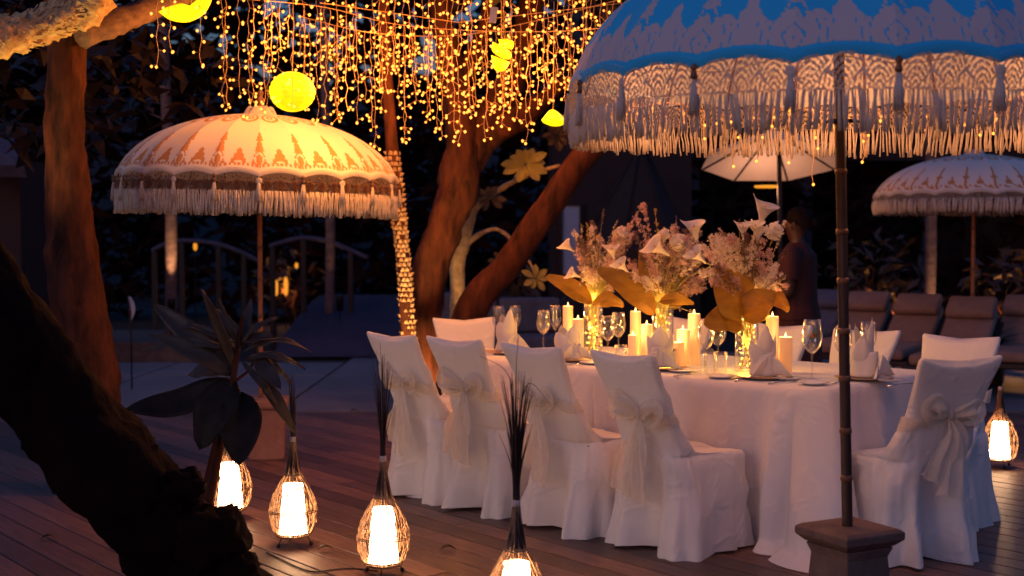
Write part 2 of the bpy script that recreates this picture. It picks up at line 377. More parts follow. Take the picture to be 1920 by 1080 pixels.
# hanging tree foliage over the lights, high at the back
def tree(name, label, path, rads, mat, crowns=(), leafm='leafdark', n=16, rough=.12, ls=.25, branches=()):
    t = empty(name, path[0], 0, label, 'tree'); o0 = Vector(path[0])
    ps = smooth_path(path, 8); rs = lerpl(rads, len(ps))
    dsp = lambda a, k, p: 1+rough*(fb((p.x*5, p.y*5, p.z*2.2), 1, 4))+rough*.8*fb((p.x*16, p.y*16, p.z*7), 1, 3)
    mb = MB(); mb.tube([p-o0 for p in ps], rs, n, True, lambda a, k, p: dsp(a, k, p+o0)); mb.build('trunk', M[mat], t)
    for (bp, br, bm) in branches:
        b = smooth_path(bp, 8); mb = MB(); mb.tube([p-o0 for p in b], lerpl(br, len(b)), 12, True, lambda a, k, p: dsp(a, k, p+o0)); mb.build('limb', M[bm or mat], t)
    if crowns:
        mb = MB()
        for (c, rr, cnt) in crowns: leafcloud(mb, Vector(c)-o0, rr[0], rr[1], rr[2], cnt, ls)
        tag(mb.build('crown', M[leafm], t, False), kind='stuff')
    return t
# big forked tree behind the table
base = onz(800, 722); d = 10.6
base = Vector((at(800, 700, d).x, d, -.05))
tree('forked_tree', 'thick red-brown forked tree rising behind the table through the hanging lights',
     [base, at(792, 640, d), at(800, 540, d), at(835, 420, d), at(862, 320, d), at(858, 200, d), at(835, 80, d), at(815, -60, d)], [.21,.17,.155,.15,.165,.12,.1,.08], 'bark',
     branches=[([at(858, 345, d), at(905, 250, d+.1), at(950, 170, d+.2), at(985, 60, d+.3), at(1005, -60, d+.4)], [.13,.15,.13,.11,.09], None),
               ([at(905, 262, d+.1), at(985, 215, d), at(1060, 150, d-.1)], [.12,.09,.05], None),
               ([at(845, 170, d), at(905, 70, d+.2), at(925, -50, d+.2)], [.09,.07,.06], None)],
     crowns=[((at(800,-260,d)), (2.2,1.4,1.0), 1400), ((at(980,-210,d)), (1.8,1.4,.9), 1200)], rough=.22)
d = 9.7
tree('leaning_tree', 'smooth red-brown trunk leaning right behind the left end of the table',
     [Vector((at(830, 660, d).x, d, -.05)), at(880, 590, d), at(950, 500, d), at(1020, 400, d), at(1090, 300, d), at(1200, 180, d), at(1320, 40, d)], [.13,.12,.11,.105,.1,.09,.07], 'bark', rough=.1,
     crowns=[(at(1330,-80,d), (1.2,1,.7), 700)])
d = 11.3
fr = tree('frangipani', 'small lit frangipani with yellow leaf rosettes between the two reddish trunks',
     [Vector((at(855, 560, d).x, d, -.05)), at(858, 520, d), at(868, 460, d), at(885, 400, d), at(905, 375, d)], [.075,.065,.055,.045,.04], 'barkrough', rough=.25,
     branches=[([at(900, 380, d), at(950, 348, d), at(1000, 325, d-.2), at(1050, 310, d-.3)], [.03,.025,.02,.015], None),
               ([at(960, 345, d), at(975, 320, d), at(985, 305, d)], [.02,.018,.015], None),
               ([at(868, 460, d), at(930, 430, d), at(985, 480, d), at(1005, 520, d)], [.03,.02,.015,.012], None)])
def leaf(mb, b, t, w, up=Vector((0,0,1)), droop=.15, fold=.25, n=8, wav=0, sh=1.0, vein=0, pw=.75):
    b = Vector(b); t = Vector(t); ax = t-b; L = ax.length; ax.normalize()
    sd_ = ax.cross(up).normalized(); nn = sd_.cross(ax).normalized()
    ph = R.uniform(0, 6)
    def fn(a, q):
        x = a*2-1; wd = w*.5*(math.sin(PI*min(1, q**pw*sh))**.8 if 0 < q < 1 else 0)
        if q < .04: wd = max(wd, .004)
        s = b+ax*L*q+nn*(math.sin(q*PI)*droop*L*.6-droop*.4*L*q*q)
        return s+sd_*x*wd-nn*(-abs(x)*fold*wd)+nn*wav*math.sin(q*14+ph+x)*abs(x)+nn*vein*(math.sin((q*1.0-abs(x)*.12)*95)*min(1, abs(x)*4)-2.2*math.exp(-(x/.07)**2))
    mb.grid(fn, 22 if vein else 6, n)
def rosette(parent, c, r, n, mat='leaffrangi'):
    o0 = parent.location
    for i in range(n):
        a = 2*PI*i/n+R.uniform(-.2,.2); rr = r*R.uniform(.75,1.1); el = R.uniform(-.1,.5)
        tip = Vector(c)+Vector((math.cos(a)*rr, -.25*rr*R.random(), math.sin(a)*rr*.85+el*r*.1))
        mb = MB(); leaf(mb, Vector(c)-o0+(tip-Vector(c))*.08, tip-o0, r*.4, Vector((0,-1,.2)), .12, .3, 10, 0, 1, 0, 1.35)
        mb.build('leaf', M[mat], parent)
rosette(fr, at(985, 308, 11.0), .2, 12); rosette(fr, at(918, 372, 11.2), .15, 7, 'leafbrown'); rosette(fr, at(1005, 522, 11.2), .14, 7)
rosette(fr, at(1045, 255, 11.0), .16, 8, 'leafbrown'); rosette(fr, at(940, 490, 11.5), .12, 6, 'leafbrown')
# palm with lit scales
d = 9.9
pt = empty('palm_tree', Vector((at(770, 640, d).x, d, -.03)), 0, 'slim palm trunk with brightly uplit scales behind the leftmost dining chair', 'tree'); o0 = pt.location
ps = smooth_path([Vector(o0), at(766, 640, d), at(757, 500, d), at(745, 380, d), at(732, 240, d), at(722, 80, d), at(716, -80, d)], 14)
mb = MB(); mb.tube([p-o0 for p in ps], lerpl([.075,.06,.052,.05,.048,.045,.04], len(ps)), 14, True, lambda a, k, p: 1+.1*fb(p, 9, 3)); mb.build('trunk', M['bark'], pt)
mb = MB()
for i in range(1, 52):
    f = i/52*.62*(len(ps)-1); k_ = int(f); p = ps[k_].lerp(ps[k_+1], f-k_)-o0
    for q in range(9):
        a = 2*PI*(q+.5*(i % 2))/9+R.uniform(-.15,.15); r0 = .052; dr = Vector((math.cos(a), math.sin(a), 0)); sdv = Vector((-dr.y, dr.x, 0))
        z = Vector((0, 0, 1)); l = R.uniform(.006, .024)
        if R.random() < .15: continue
        vs = [p+dr*r0-sdv*.02, p+dr*r0+sdv*.02, p+dr*(r0+l)+z*.03, p+dr*(r0-.004)+z*.032-sdv*.012, p+dr*(r0-.004)+z*.032+sdv*.012]
        mb.add(vs, [(0,1,2),(0,2,3),(1,4,2),(2,4,3)])
tag(mb.build('scale', M['palmscale'], pt, False), kind='stuff')
mb = MB(); leafcloud(mb, at(716, -150, d)-o0, 1.4, 1.2, .4, 500, .3); tag(mb.build('crown', M['leafdark'], pt, False), kind='stuff')
# slim far trunks with uplights
def slim(px, y0, y1, d, w, label, lit=1.0, h=7):
    b = Vector((at(px, y1, d).x, d, -.05)); 
    t = tree('slim_palm', label, [b, b+Vector((.02,0,2)), b+Vector((-.05,0,4)), b+Vector((-.1,0,h))], [w*1.1, w, w*.95, w*.8], 'barkpale', rough=.08,
         crowns=[(b+Vector((0,0,h)), (1.6,1.6,.8), 500)])
    if lit: spot(b+Vector((.12,-.35,.1 if px > 1000 else .75)), b+Vector((0,0,1.5)), lit*.12, 30, (1,.55,.25))
    return t
slim(319, 130, 560, 17, .075, 'slim pale palm trunk seen left of the small lit parasol', 700)
slim(617, 180, 560, 18, .065, 'slim pale palm trunk half hidden behind the small lit parasol', 30)
slim(1741, 400, 560, 16.2, .068, 'slim pale palm with glowing base behind the cream sun loungers', 600)
for (px, py, d, e, lab) in ((322, 560, 16.9, 1, 'small ground uplight at the foot of the palm left of the bridge'), (631, 580, 17.8, 1, 'small ground uplight at the foot of the palm right of the bridge'), (1741, 560, 16.0, 1, 'small ground uplight glowing at the foot of the palm behind the loungers')):
    p = at(px, py, d); q = empty('ground_uplight', (p.x+.1, d-.4, 0), 0, lab, 'uplight', 'garden uplights at the palms')
    MB().lathe([(.05,-.11),(.05,.05),(.06,.09),(.045,.09),(.04,.07)], 12).build('housing', M['iron'], q)
    MB().lathe([(.038,.072),(.02,.078),(.002,.08)], 12).build('lens', M['uplight'], q)
    if px < 1000: q.location.z = .62; MB().tube([(0,0,-.75),(0,0,0)], .012, 6).build('stake', M['iron'], q)
# uplight at foot of forked tree & palm
for (p, to, e, lab) in ((Vector((-.62, 9.95, 0)), Vector((-.70, 10.55, .5)), 60, 'ground uplight at the foot of the forked tree'), (Vector((-.70, 9.3, 0)), Vector((-.81, 9.9, 1.0)), 170, 'ground uplight at the foot of the scaly palm')):
    q = empty('ground_uplight', p, 0, lab, 'uplight', 'garden uplights at the palms')
    MB().lathe([(.05,-.0),(.05,.05),(.06,.09),(.045,.09),(.04,.07)], 12).build('housing', M['iron'], q)
    MB().lathe([(.038,.072),(.02,.078),(.002,.08)], 12).build('lens', M['uplight'], q)
    spot(p+Vector((0,0,.12)), to, e, 44)
# lit garden shrubs & far amber lamps
def shrub(px, py, d, r, lab, e=0, mat='leafbrown', n=260, ls=.16):
    p = at(px, py, d); b = Vector((p.x, d, 0)); t = empty('shrub', b, 0, lab, 'shrub')
    mb = MB(); leafcloud(mb, (0, 0, r*.9), r, r, r, n, ls, .3); mb.att = None; tag(mb.build('foliage', M[mat], t, False), kind='stuff')
    mb = MB()
    for i in range(5):
        a = R.uniform(0, 6.3); mb.tube([(0,0,-.12), (math.cos(a)*.1*r, math.sin(a)*.1*r, r*.5), (math.cos(a)*.5*r, math.sin(a)*.5*r, r*1.2)], [.02,.014,.006], 5)
    mb.build('stem', M['bark'], t)
    if e: lamp(b+Vector((-.1, -r*.2, r*.8)), e*.3, .04)
shrub(1690, 520, 17.5, .6, 'low garden shrub lit amber from below behind the loungers', 10)
shrub(1912, 525, 15.0, .75, 'leafy shrub glowing amber at the right edge behind the loungers', 26)
shrub(1000, 520, 15.5, .6, 'dark round shrub behind the blue-grey sofa', 2)
shrub(1640, 500, 19, .9, 'dark shrub behind the leftmost lounger', 5)
shrub(545, 520, 24, .7, 'small shrub lit amber beyond the arched bridge', 20)
shrub(100, 560, 16, .7, 'dark shrub far left behind the red-lit trunk', 3)
for i, (px, py, d, w, h, lab) in enumerate(((819, 0, 0, 0, 0, ''),)): pass
for (px, py, d, w, h, lab) in ((518, 540, 21, .03, .13, 'tiny amber post lamp seen beyond the bridge, left one'), (536, 537, 21.5, .035, .16, 'tiny amber post lamp seen beyond the bridge, right one'), (556, 498, 22, .025, .05, 'tiny amber lamp dot above the bridge crest'),
       (48, 388, 17, .09, .05, 'amber lit ledge lamp far left beside the roof'), (366, 462, 22, .03, .07, 'tiny amber lamp above the left bridge rail'), (75, 560, 17, .025, .09, 'tiny amber lamp low at the far left'), (83, 22, 8.3, .006, .028, 'tiny hanging amber lamp above the bark-covered branch')):
    p = at(px, py, d); q = empty('amber_lamp', p, 0, lab, 'lamp')
    MB().lathe([(w*.3,-h),(w,-h*.6),(w,h*.6),(w*.4,h)], 10).build('globe', M['ember'], q)
    mb = MB(); mb.tube([(0,0,-h),(0,0,-p.z-.1 if p.z > 0 and px != 83 else -h-.01)], w*.2, 6)
    if px == 83: mb = MB(); mb.tube([(0,0,h),(0,0,.6)], .003, 5)
    mb.build('post', M['iron'], q)
# ------------------------------------------------------------------ left side trees
d = 7.4
lt = tree('garden_tree', 'red-lit thick trunk standing at the left behind the dark leaning trunk',
     [Vector((at(190, 900, d).x, d, -.05)), at(172, 780, d), at(152, 600, d), at(134, 420, d), at(122, 250, d), at(122, 60, d), at(110, -120, d)], [.22,.175,.145,.13,.112,.1,.11], 'bark', rough=.26, n=24,
     branches=[([at(150, 62, 7.3), at(215, 42, 7.5), at(290, 12, 7.9), at(380, -22, 8.3), at(520, -80, 8.8)], [.09,.085,.07,.06,.04], 'barkpale')],
     crowns=[(at(260,-190,d), (1.6,1.2,.5), 1300), (at(60,120,d+1.5), (.9,.8,.7), 260), (at(250,150,d+2), (.8,.8,.5), 260)], leafm='leafdark', ls=.16)
# golden ragged branch
bb = smooth_path([at(-120, 105, 6.6), at(-20, 75, 6.8), at(60, 55, 7.0), at(120, 30, 7.1), at(165, 5, 7.15), at(185, -60, 7.2)], 14)
def rag(a, k, p): return 1+.25*fb(p, 14, 3)+.3*max(0, fb(p, 30, 2))
mb = MB(); o0 = lt.location
mb.tube([p-o0 for p in bb], lerpl([.1,.1,.09,.095,.11,.11], len(bb)), 28, True, rag)
for i in range(520):
    f = R.random()*(len(bb)-2); k_ = int(f); p = bb[k_].lerp(bb[k_+1], f-k_)-o0; ax = (bb[k_+1]-bb[k_]).normalized()
    a = R.uniform(0, 6.3); n1 = ax.cross(Vector((0,1,0))).normalized(); n2 = ax.cross(n1); dr = n1*math.cos(a)+n2*math.sin(a); sdv = ax.cross(dr)
    q = p+dr*.088; l = R.uniform(.02,.05); w = R.uniform(.008,.02)
    mb.add([q-sdv*w, q+sdv*w, q+dr*l*.5+ax*l+sdv*w*.5, q+dr*l*.6+ax*l-sdv*w*.5], [(0,1,2,3)])
mb.build('ragged_limb', M['barkrough'], lt, True)
q = empty('ground_uplight', (-2.9, 6.35, 0), 0, 'ground uplight at the foot of the red-lit trunk hidden behind the dark leaning trunk', 'uplight', 'garden uplights at the palms')
MB().lathe([(.05,0),(.05,.05),(.06,.09),(.045,.09),(.04,.07)], 12).build('housing', M['iron'], q); MB().lathe([(.038,.072),(.02,.078),(.002,.08)], 12).build('lens', M['uplight'], q)
spot((-2.9, 6.35, .12), at(60, 50, 7.0), 260, 40, (1,.55,.14))
# near dark leaning trunk
d = 4.9
P = [Vector((at(460, 1150, d).x, d, -.05)), at(385, 1080, d), at(300, 990, d-.05), at(205, 880, d-.1), at(110, 770, d-.1), at(20, 640, d-.15), at(-80, 470, d-.2), at(-200, 280, d-.3)]
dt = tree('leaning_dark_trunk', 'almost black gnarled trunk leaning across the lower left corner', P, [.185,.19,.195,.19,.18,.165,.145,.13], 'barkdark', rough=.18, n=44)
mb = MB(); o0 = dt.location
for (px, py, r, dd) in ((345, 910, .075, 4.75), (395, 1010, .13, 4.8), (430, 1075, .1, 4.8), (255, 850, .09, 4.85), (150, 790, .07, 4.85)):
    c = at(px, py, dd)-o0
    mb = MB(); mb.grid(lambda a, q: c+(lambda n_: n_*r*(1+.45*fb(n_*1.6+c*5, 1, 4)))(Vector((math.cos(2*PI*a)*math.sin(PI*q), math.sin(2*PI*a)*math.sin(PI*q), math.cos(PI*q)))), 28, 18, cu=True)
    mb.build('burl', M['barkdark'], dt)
# broad-leaved plant in front of the pot
d = 5.7
pl = empty('broad_leaf_plant', at(395, 915, d).xyz*1, 0, 'dusky broad-leaved plant with drooping leaves above the leftmost lantern', 'plant')
pl.location.z = 0; o0 = pl.location
mb = MB()
for pts, r in (([at(392, 940, d), at(408, 860, d), at(432, 740, d), at(448, 640, d), at(455, 590, d)], [.022,.02,.016,.012,.008]), ([at(380, 940, d+.1), at(400, 850, d+.1), at(425, 760, d), at(440, 700, d)], [.016,.015,.012,.01]), ([at(440,715,d), at(470,690,d), at(480,655,d)], [.008,.006,.005])):
    pp = smooth_path(pts, 6); mb.tube([p-o0 for p in pp], lerpl(r, len(pp)), 8)
mb.tube([at(392, 935, d)-o0, Vector((.0, 0, -.01))], [.022, .03], 8)
mb.build('stem', M['bark'], pl)
LV = [((442,715),(236,776),.16,-.18,0), ((440,712),(372,842),.2,.1,-.1), ((452,735),(448,872),.19,.05,-.15), ((436,700),(285,566),.11,.1,.1), ((440,690),(378,540),.05,.05,-.1), ((436,705),(282,622),.09,.12,-.05),
      ((452,640),(512,628),.06,.1,0), ((462,672),(572,684),.04,.35,0), ((462,676),(552,716),.04,.45,.05), ((480,668),(526,728),.08,.1,-.1), ((478,700),(556,812),.06,.25,0), ((448,660),(330,640),.07,.15,.15),((450,650),(300,600),.035,.2,.1),((452,645),(520,590),.03,.3,.05),((455,660),(590,650),.03,.4,.1),((448,655),(410,560),.025,.1,0),((450,660),(262,650),.04,.25,.05),((455,680),(530,770),.035,.4,-.05), ((450,640),(400,575),.06,.1,.1), ((445,690),(350,700),.12,.05,.2), ((455,650),(470,560),.05,.0,.1)]
for (b, t, w, dr, dd) in LV:
    mb = MB(); leaf(mb, at(b[0], b[1], d)-o0, at(t[0], t[1], d+dd)-o0, w, Vector((R.uniform(-.2,.2), -.75, .6)), dr, .25, 12, .006, .97)
    o = mb.build('leaf', M['leafplant'] if w > .12 else M['leafbrown'], pl); 
    m_ = o.modifiers.new('t', 'SOLIDIFY'); m_.thickness = .0015
# blue curved lamp on thin pole
q = empty('feather_banner', Vector((at(247,690,12.5).x, 12.5, 0)), 0, 'small curved blue banner on a thin pole on the terrace at the left', 'banner'); o0 = q.location
mb = MB(); mb.tube([(0,0,-.02), at(246,640,12.5)-o0, at(243,590,12.5)-o0, at(240,560,12.5)-o0], .008, 6); mb.build('pole', M['iron'], q)
mb = MB(); mb.grid(lambda a, b_: (at(240+6*math.sin(b_*2.2)+9*a*math.sin(PI*min(1,b_*.8+.2)), 556+48*b_, 12.5)-o0)+Vector((0,.01*math.sin(a*6),0)), 4, 10); mb.build('cloth', M['pane'], q)
# ------------------------------------------------------------------ arched bridge
br = empty('arched_bridge', (0, 0, 0), 0, 'dark arched garden footbridge with two curved handrails beyond the terrace', 'bridge')
mb = MB()
def dk(a, b_):
    y = 15.9+8*b_; z = 1.42-(680-457)/F*0; z = .0+.62*math.sin(PI*min(1, b_)*.98+.02); xl = -3.0+.12*b_; xr = -1.5+.3*b_
    return Vector((xl+(xr-xl)*a, y, z))
mb.grid(dk, 4, 20); mb.grid(lambda a, b_: dk(0, b_)-Vector((0, 0, .25*a)), 1, 20); mb.grid(lambda a, b_: dk(1, b_)-Vector((0, 0, .25*a)), 1, 20)
mb.build('bridge_deck', M['bridge'], br)
for (pts, d) in ((((285,470),(330,452),(400,456),(450,472),(486,490)), 19), (((505,462),(560,447),(610,451),(650,466),(690,484)), 18)):
    pp = smooth_path([at(x, y, d) for x, y in pts], 6); mb = MB(); mb.tube(pp, .035, 8); mb.build('handrail', M['thatch'], br)
    for k_ in range(1, len(pp)-1, 6):
        p = pp[k_]; mb = MB(); mb.box(p.x-.035, p.x+.035, p.y-.035, p.y+.035, -.12, p.z-.03); mb.build('post', M['frame'], br, False)
# ------------------------------------------------------------------ pavilion, tent, roofs
pv = empty('garden_pavilion', (1.2, 20, 0), 0, 'dark garden building with one pale blue panel behind the flowers', 'building')
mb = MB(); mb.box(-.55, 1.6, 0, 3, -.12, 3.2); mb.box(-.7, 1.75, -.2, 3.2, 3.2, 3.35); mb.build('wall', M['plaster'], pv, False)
a = at(1055, 386, 19.95)-pv.location; b = at(1086, 514, 19.95)-pv.location
mb = MB(); mb.box(a.x, b.x, -.05, -.01, b.z, a.z); mb.build('window', M['pane'], pv, False)
mb = MB()
for (x0, x1, z0, z1) in ((a.x-.04, a.x, b.z-.04, a.z+.04), (b.x, b.x+.04, b.z-.04, a.z+.04), (a.x, b.x, a.z, a.z+.04), (a.x, b.x, b.z-.04, b.z)): mb.box(x0, x1, -.08, -.005, z0, z1)
mb.build('window_frame', M['frame'], pv, False)
tn = empty('dark_tent', Vector((at(1200, 600, 17).x, 17, 0)), 0, 'dark blue pointed garden tent behind the centre of the table', 'tent'); o0 = tn.location
mb = MB(); ap = at(1195, 265, 17)-o0; n = 8
def tf(a, b_):
    an = 2*PI*a+PI/8; k_ = 1-b_; r = .82*(k_**1.0); return Vector((math.cos(an)*r, math.sin(an)*r, 1.35+(ap.z-1.35)*(b_**1.1)))
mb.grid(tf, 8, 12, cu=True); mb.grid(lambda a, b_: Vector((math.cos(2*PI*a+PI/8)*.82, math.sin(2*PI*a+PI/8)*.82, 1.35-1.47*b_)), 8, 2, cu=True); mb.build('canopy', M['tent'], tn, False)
for i in range(8):
    an = 2*PI*i/8+PI/8; mb = MB(); mb.tube([Vector((math.cos(an)*.825, math.sin(an)*.825, 1.36)), Vector((0,0,ap.z+.01))], .011, 6); mb.build('seam_cord', M['tent'], tn)
rf = empty('far_roof', Vector((at(0, 300, 14).x, 14, 0)), 0, 'pale grey-blue hut roof cut by the left edge behind the trees', 'hut'); o0 = rf.location
P4 = [at(-160, 190, 14), at(18, 238, 14), at(44, 310, 13.4), at(-160, 306, 13.4)]
mb = MB(); top = [p-o0 for p in P4]; mb.add(top+[p-Vector((0,-.1,.12)) for p in top], [(0,1,2,3),(7,6,5,4),(0,4,5,1),(1,5,6,2),(2,6,7,3)]); mb.build('roof', M['thatch'], rf, False)
mb = MB(); mb.box(-1.2, .1, .3, 1.5, -.12, top[3].z+.1); mb.build('wall', M['plaster'], rf, False)
bw = empty('villa', (5.5, 25, 0), 0, 'long dark villa front with pale columns behind the right-hand parasol', 'building')
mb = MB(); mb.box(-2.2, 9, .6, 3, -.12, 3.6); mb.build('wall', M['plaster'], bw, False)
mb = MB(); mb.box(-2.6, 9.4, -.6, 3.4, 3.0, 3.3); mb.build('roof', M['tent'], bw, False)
for x in (-2.0, .2, 2.6, 5.0, 7.4): mb = MB(); mb.box(x-.13, x+.13, -.13, .13, -.12, 3.0); mb.build('column', M['thatch'], bw, False, bevel=.01)
for x in (-1.2, 1.1, 3.5, 5.9): mb = MB(); mb.box(x, x+1.1, .55, .62, 0, 2.3); mb.build('door', M['frame'], bw, False)
# ------------------------------------------------------------------ fringed parasols
def motif(x, t, lace=0):
    """x -1..1 across one panel, t 0 top..1 rim: painted crown ornaments"""
    v = 0; ax = 1-abs(x)
    if .58 < t < .92:                    # tiered crown on every rib
        h = (t-.58)/.34; tier = (h*3.2) % 1
        w = .03+.13*h**.8+.11*tier*(1 if h < .8 else 0)+(.22*(h-.62)/.38 if h > .62 else 0)
        if ax < w: v = 1 if not (lace and math.sin(h*55+ax*20) > .82) else .3
        if h > .55 and abs(math.hypot(ax/.24, (h-.86)/.22)-.8) < .16: v = .15
    if .76 < t < .93:                    # clover in mid panel
        h = (t-.76)/.17
        for (cx, ch, r) in ((0,.25,.13),(-.14,.55,.13),(.14,.55,.13),(0,.6,.1),(-.28,.8,.1),(.28,.8,.1)):
            if math.hypot(x-cx, (h-ch)*.55) < r: v = 1
    if lace:
        if t > .87: 
            q = math.sin(34*math.hypot(ax*.9, (t-.93)*4.5)+2*math.sin(abs(x)*9)); v = (.28 if q > .8 else 1) if t < .972 else v
        elif t > .83: v = max(v, 1 if math.sin(x*9)*.5+.5 > (.87-t)/.04 else 0)
    elif .915 < t < .95: v = max(v, .8 if math.sin(x*30) > -.3 else .2)
    if .2 < t < .44:                     # oval cartouches
        q = math.hypot(x/.85, (t-.32)/.1)
        if .72 < q < 1.02 or (q < .42 and q > .2): v = .85
    return v
def canopy_pt(x, t, N_, Rr, H, bill=1.0):
    ph = t*rad(82); r = Rr*math.sin(ph)/math.sin(rad(82)); z = H*(math.cos(ph)-math.cos(rad(82)))/(1-math.cos(rad(82)))
    th = x*PI/N_; r2 = r*(math.cos(PI/N_)/math.cos(th))*(1-.0)-.012*bill*(1-x*x)*math.sin(PI*t)
    sc = max(0, (t-.8)/.2)**2
    z += .028*(1-x*x)*sc
    return Vector((math.sin(th)*r2, -math.cos(th)*r2, z))
def parasol(loc, label, Rr, zr, H, lean, pole_r, pole_m, N_=20, net=.09, fr=.13, tilt=(0, 0), detail=1, rot=0, topper=True, tass=True, pole_cap=None, lace=0, group='fringed Balinese style parasols'):
    t0 = empty('fringed_parasol', loc, 0, label, 'parasol', group)
    cen = empty('canopy', (lean[0], lean[1], zr)); cen.parent = t0; cen.rotation_euler = (tilt[0], tilt[1], rot)
    nx, ny = (36, 110) if detail else (12, 30)
    pme = MB(); at_ = []
    pme.grid(lambda a, b: canopy_pt(a*2-1, max(.02, b), N_, Rr, H), nx, ny)
    for j_ in range(ny+1):
        for i in range(nx+1): at_.append(motif(i/nx*2-1, max(.02, j_/ny), lace))
    pme.att = at_; pm_ = pme.mesh('canopy_panel', M['canopylace' if lace else 'canopy'])
    # border band + net + fringe meshes shared by all panels (three variants)
    def rimp(x, dz=0, out=0):
        p = canopy_pt(x, 1, N_, Rr, H); k_ = 1+out/Rr; return Vector((p.x*k_, p.y*k_, p.z+dz))
    bme = MB(); bme.grid(lambda a, b: rimp(a*2-1, .012-.03*b, .004+.003*math.sin(b*PI)), 20, 3); bme.grid(lambda a, b: rimp(a*2-1, -.018+.03*b, -.002), 20, 2, mi=1); bm_ = bme.mesh('rim_band', [M['bluecloth' if lace else 'canvas'], M['canvas']])
    ln = MB(); ln.grid(lambda a, b: canopy_pt(a*2-1, max(.02, b)*.985, N_, Rr, H)*.992-Vector((0,0,.005)), 10, 20); lnm = ln.mesh('lining', M['canvas'])
    nets = []; frs = []
    for var in range(3):
        m = MB(); nn = 14 if detail else 7; w = .0011*(1 if detail else 2)
        for sgn in (-1, 1):
            for i in range(-nn//2, nn+nn//2):
                pts = []
                for q in range(5):
                    f = q/4; x = -1+2*(i/nn)+sgn*(f-.5)*.9
                    if -1 <= x <= 1: pts.append(rimp(x, -.015-net*f-(1-x*x)*.028*f, .002*sgn))
                if len(pts) > 1: m.tube(pts, w, 3, False)
        if detail:                       # scroll ornaments worked into the net
            for cx in ((-.66, 0, .66) if not lace else ()):
                for q in range(9):
                    a = -1.3+2.6*q/8
                    pts = [rimp(cx+(math.sin(a)*.9*(k_/7)-.25*math.copysign(1, a)*max(0, k_/7-.7)*(0 if q == 4 else 1))*.36, -.02-net*(1.0-.8*math.cos(a*.9)*(k_/7)**.8)-(1-cx*cx)*.02, .004) for k_ in range(8)]
                    m.tube(pts, [.0016,.0018,.002,.0024,.003,.0036,.004,.0022], 4, True, mi=1)
                for q in range(5):
                    a = -1.2+2.4*q/4; c_ = rimp(cx+math.sin(a)*.3, -.02-net*(1-.8*math.cos(a*.9)), .005); m.lathe([(.001,-.006),(.0055,0),(.001,.009)], 6, c_, mi=1)
        if lace:                         # cut-work lace valance: quads kept where the scroll pattern is solid
            gx, gz = 110, 32; P_ = {}
            def lp(i, j_):
                x = -1+2*i/gx; f = j_/gz; return rimp(x, -.01-(net*1.02)*f-(1-x*x)*.028*f, .0055+.003*math.sin(x*9+var+f*4))
            for j_ in range(gz):
                for i in range(gx):
                    x = -1+2*(i+.5)/gx; f = (j_+.5)/gz; cx = round(x/.667)*.667; dx = (x-cx)/.333; rr_ = math.hypot(dx*.8, (1.0-f)*.95); an_ = math.atan2(dx*.8, (1.02-f)*.95)
                    solid = f < .07 or f > .95 or (math.sin(rr_*34+abs(an_)*3.2+.8*math.sin(x*5+var*2)) > -.15 if abs(an_) < .95 else math.sin(dx*22+f*9) > .1) or abs(abs(an_)-.95) < .07
                    if solid and not math.sin(an_*16) > .88: m.add([lp(i, j_), lp(i+1, j_), lp(i+1, j_+1), lp(i, j_+1)], [(0,1,2,3)])
        nets.append(m.mesh('net', [M['net'], M['wood']]))
        m = MB(); cnt = (34 if lace else 26) if detail else 14
        for i in range(cnt):
            x = -1+2*(i+.5+R.uniform(-.3,.3))/cnt
            if R.random() < .05: continue
            l = fr*R.uniform(.86, 1.06); ww = R.uniform(.0026,.0058)*(1 if lace else 1.25)*(1 if detail else 1.8); sx = R.gauss(0, .05)+.05*math.sin(x*3+var*2)
            pts = [rimp(x+sx*f, -.012-net-(1-x*x)*.028-l*f, R.uniform(-.006,.006)+.004*math.sin(f*5)) for f in (0, .33, .66, 1)]
            m.tube(pts, [ww*.7, ww, ww*1.1, ww*1.2], 4)
        frs.append(m.mesh('fringe', M['fringe']))
    rb = MB(); rb.tube([canopy_pt(1, t_, N_, Rr, H)*.992-Vector((0,0,.006)) for t_ in [k_/14 for k_ in range(0, 15)]], .006, 5); rbm = rb.mesh('rib', M['wood'])
    st = MB(); st.tube([Vector((0, -.03, H*.42)), canopy_pt(0, .62, N_, Rr, H)*.985], .005, 5); stm = st.mesh('strut', M['wood'])
    ta = MB(); ta.lathe([(.004,0),(.012,-.008),(.016,-.02),(.008,-.03),(.013,-.04),(.016,-.055),(.006,-.066)], 10); tam = MB(); 
    tb = MB()
    for i in range(22):
        a = 2*PI*i/22; r0 = .006+.008*R.random(); l = R.uniform(.12, .15)
        tb.tube([(r0*.5*math.cos(a), r0*.5*math.sin(a), -.062), (r0*1.3*math.cos(a), r0*1.3*math.sin(a), -.062-l*.5), (r0*1.7*math.cos(a+.2), r0*1.7*math.sin(a+.2), -.062-l)], [.003,.0035,.003], 4)
    beadm = ta.mesh('bead', M['wood']); tuftm = tb.mesh('tuft', M['fringe'])
    dc = MB(); Mx = Matrix.Rotation(PI/2, 4, 'X'); dc.lathe([(.004,-.004),(.022,-.003),(.024,0),(.022,.003),(.004,.004)], 18, (0,0,0), True, Matrix.Translation((0,0,-.05)) @ Mx); discm = dc.mesh('disc', M['fringe'])
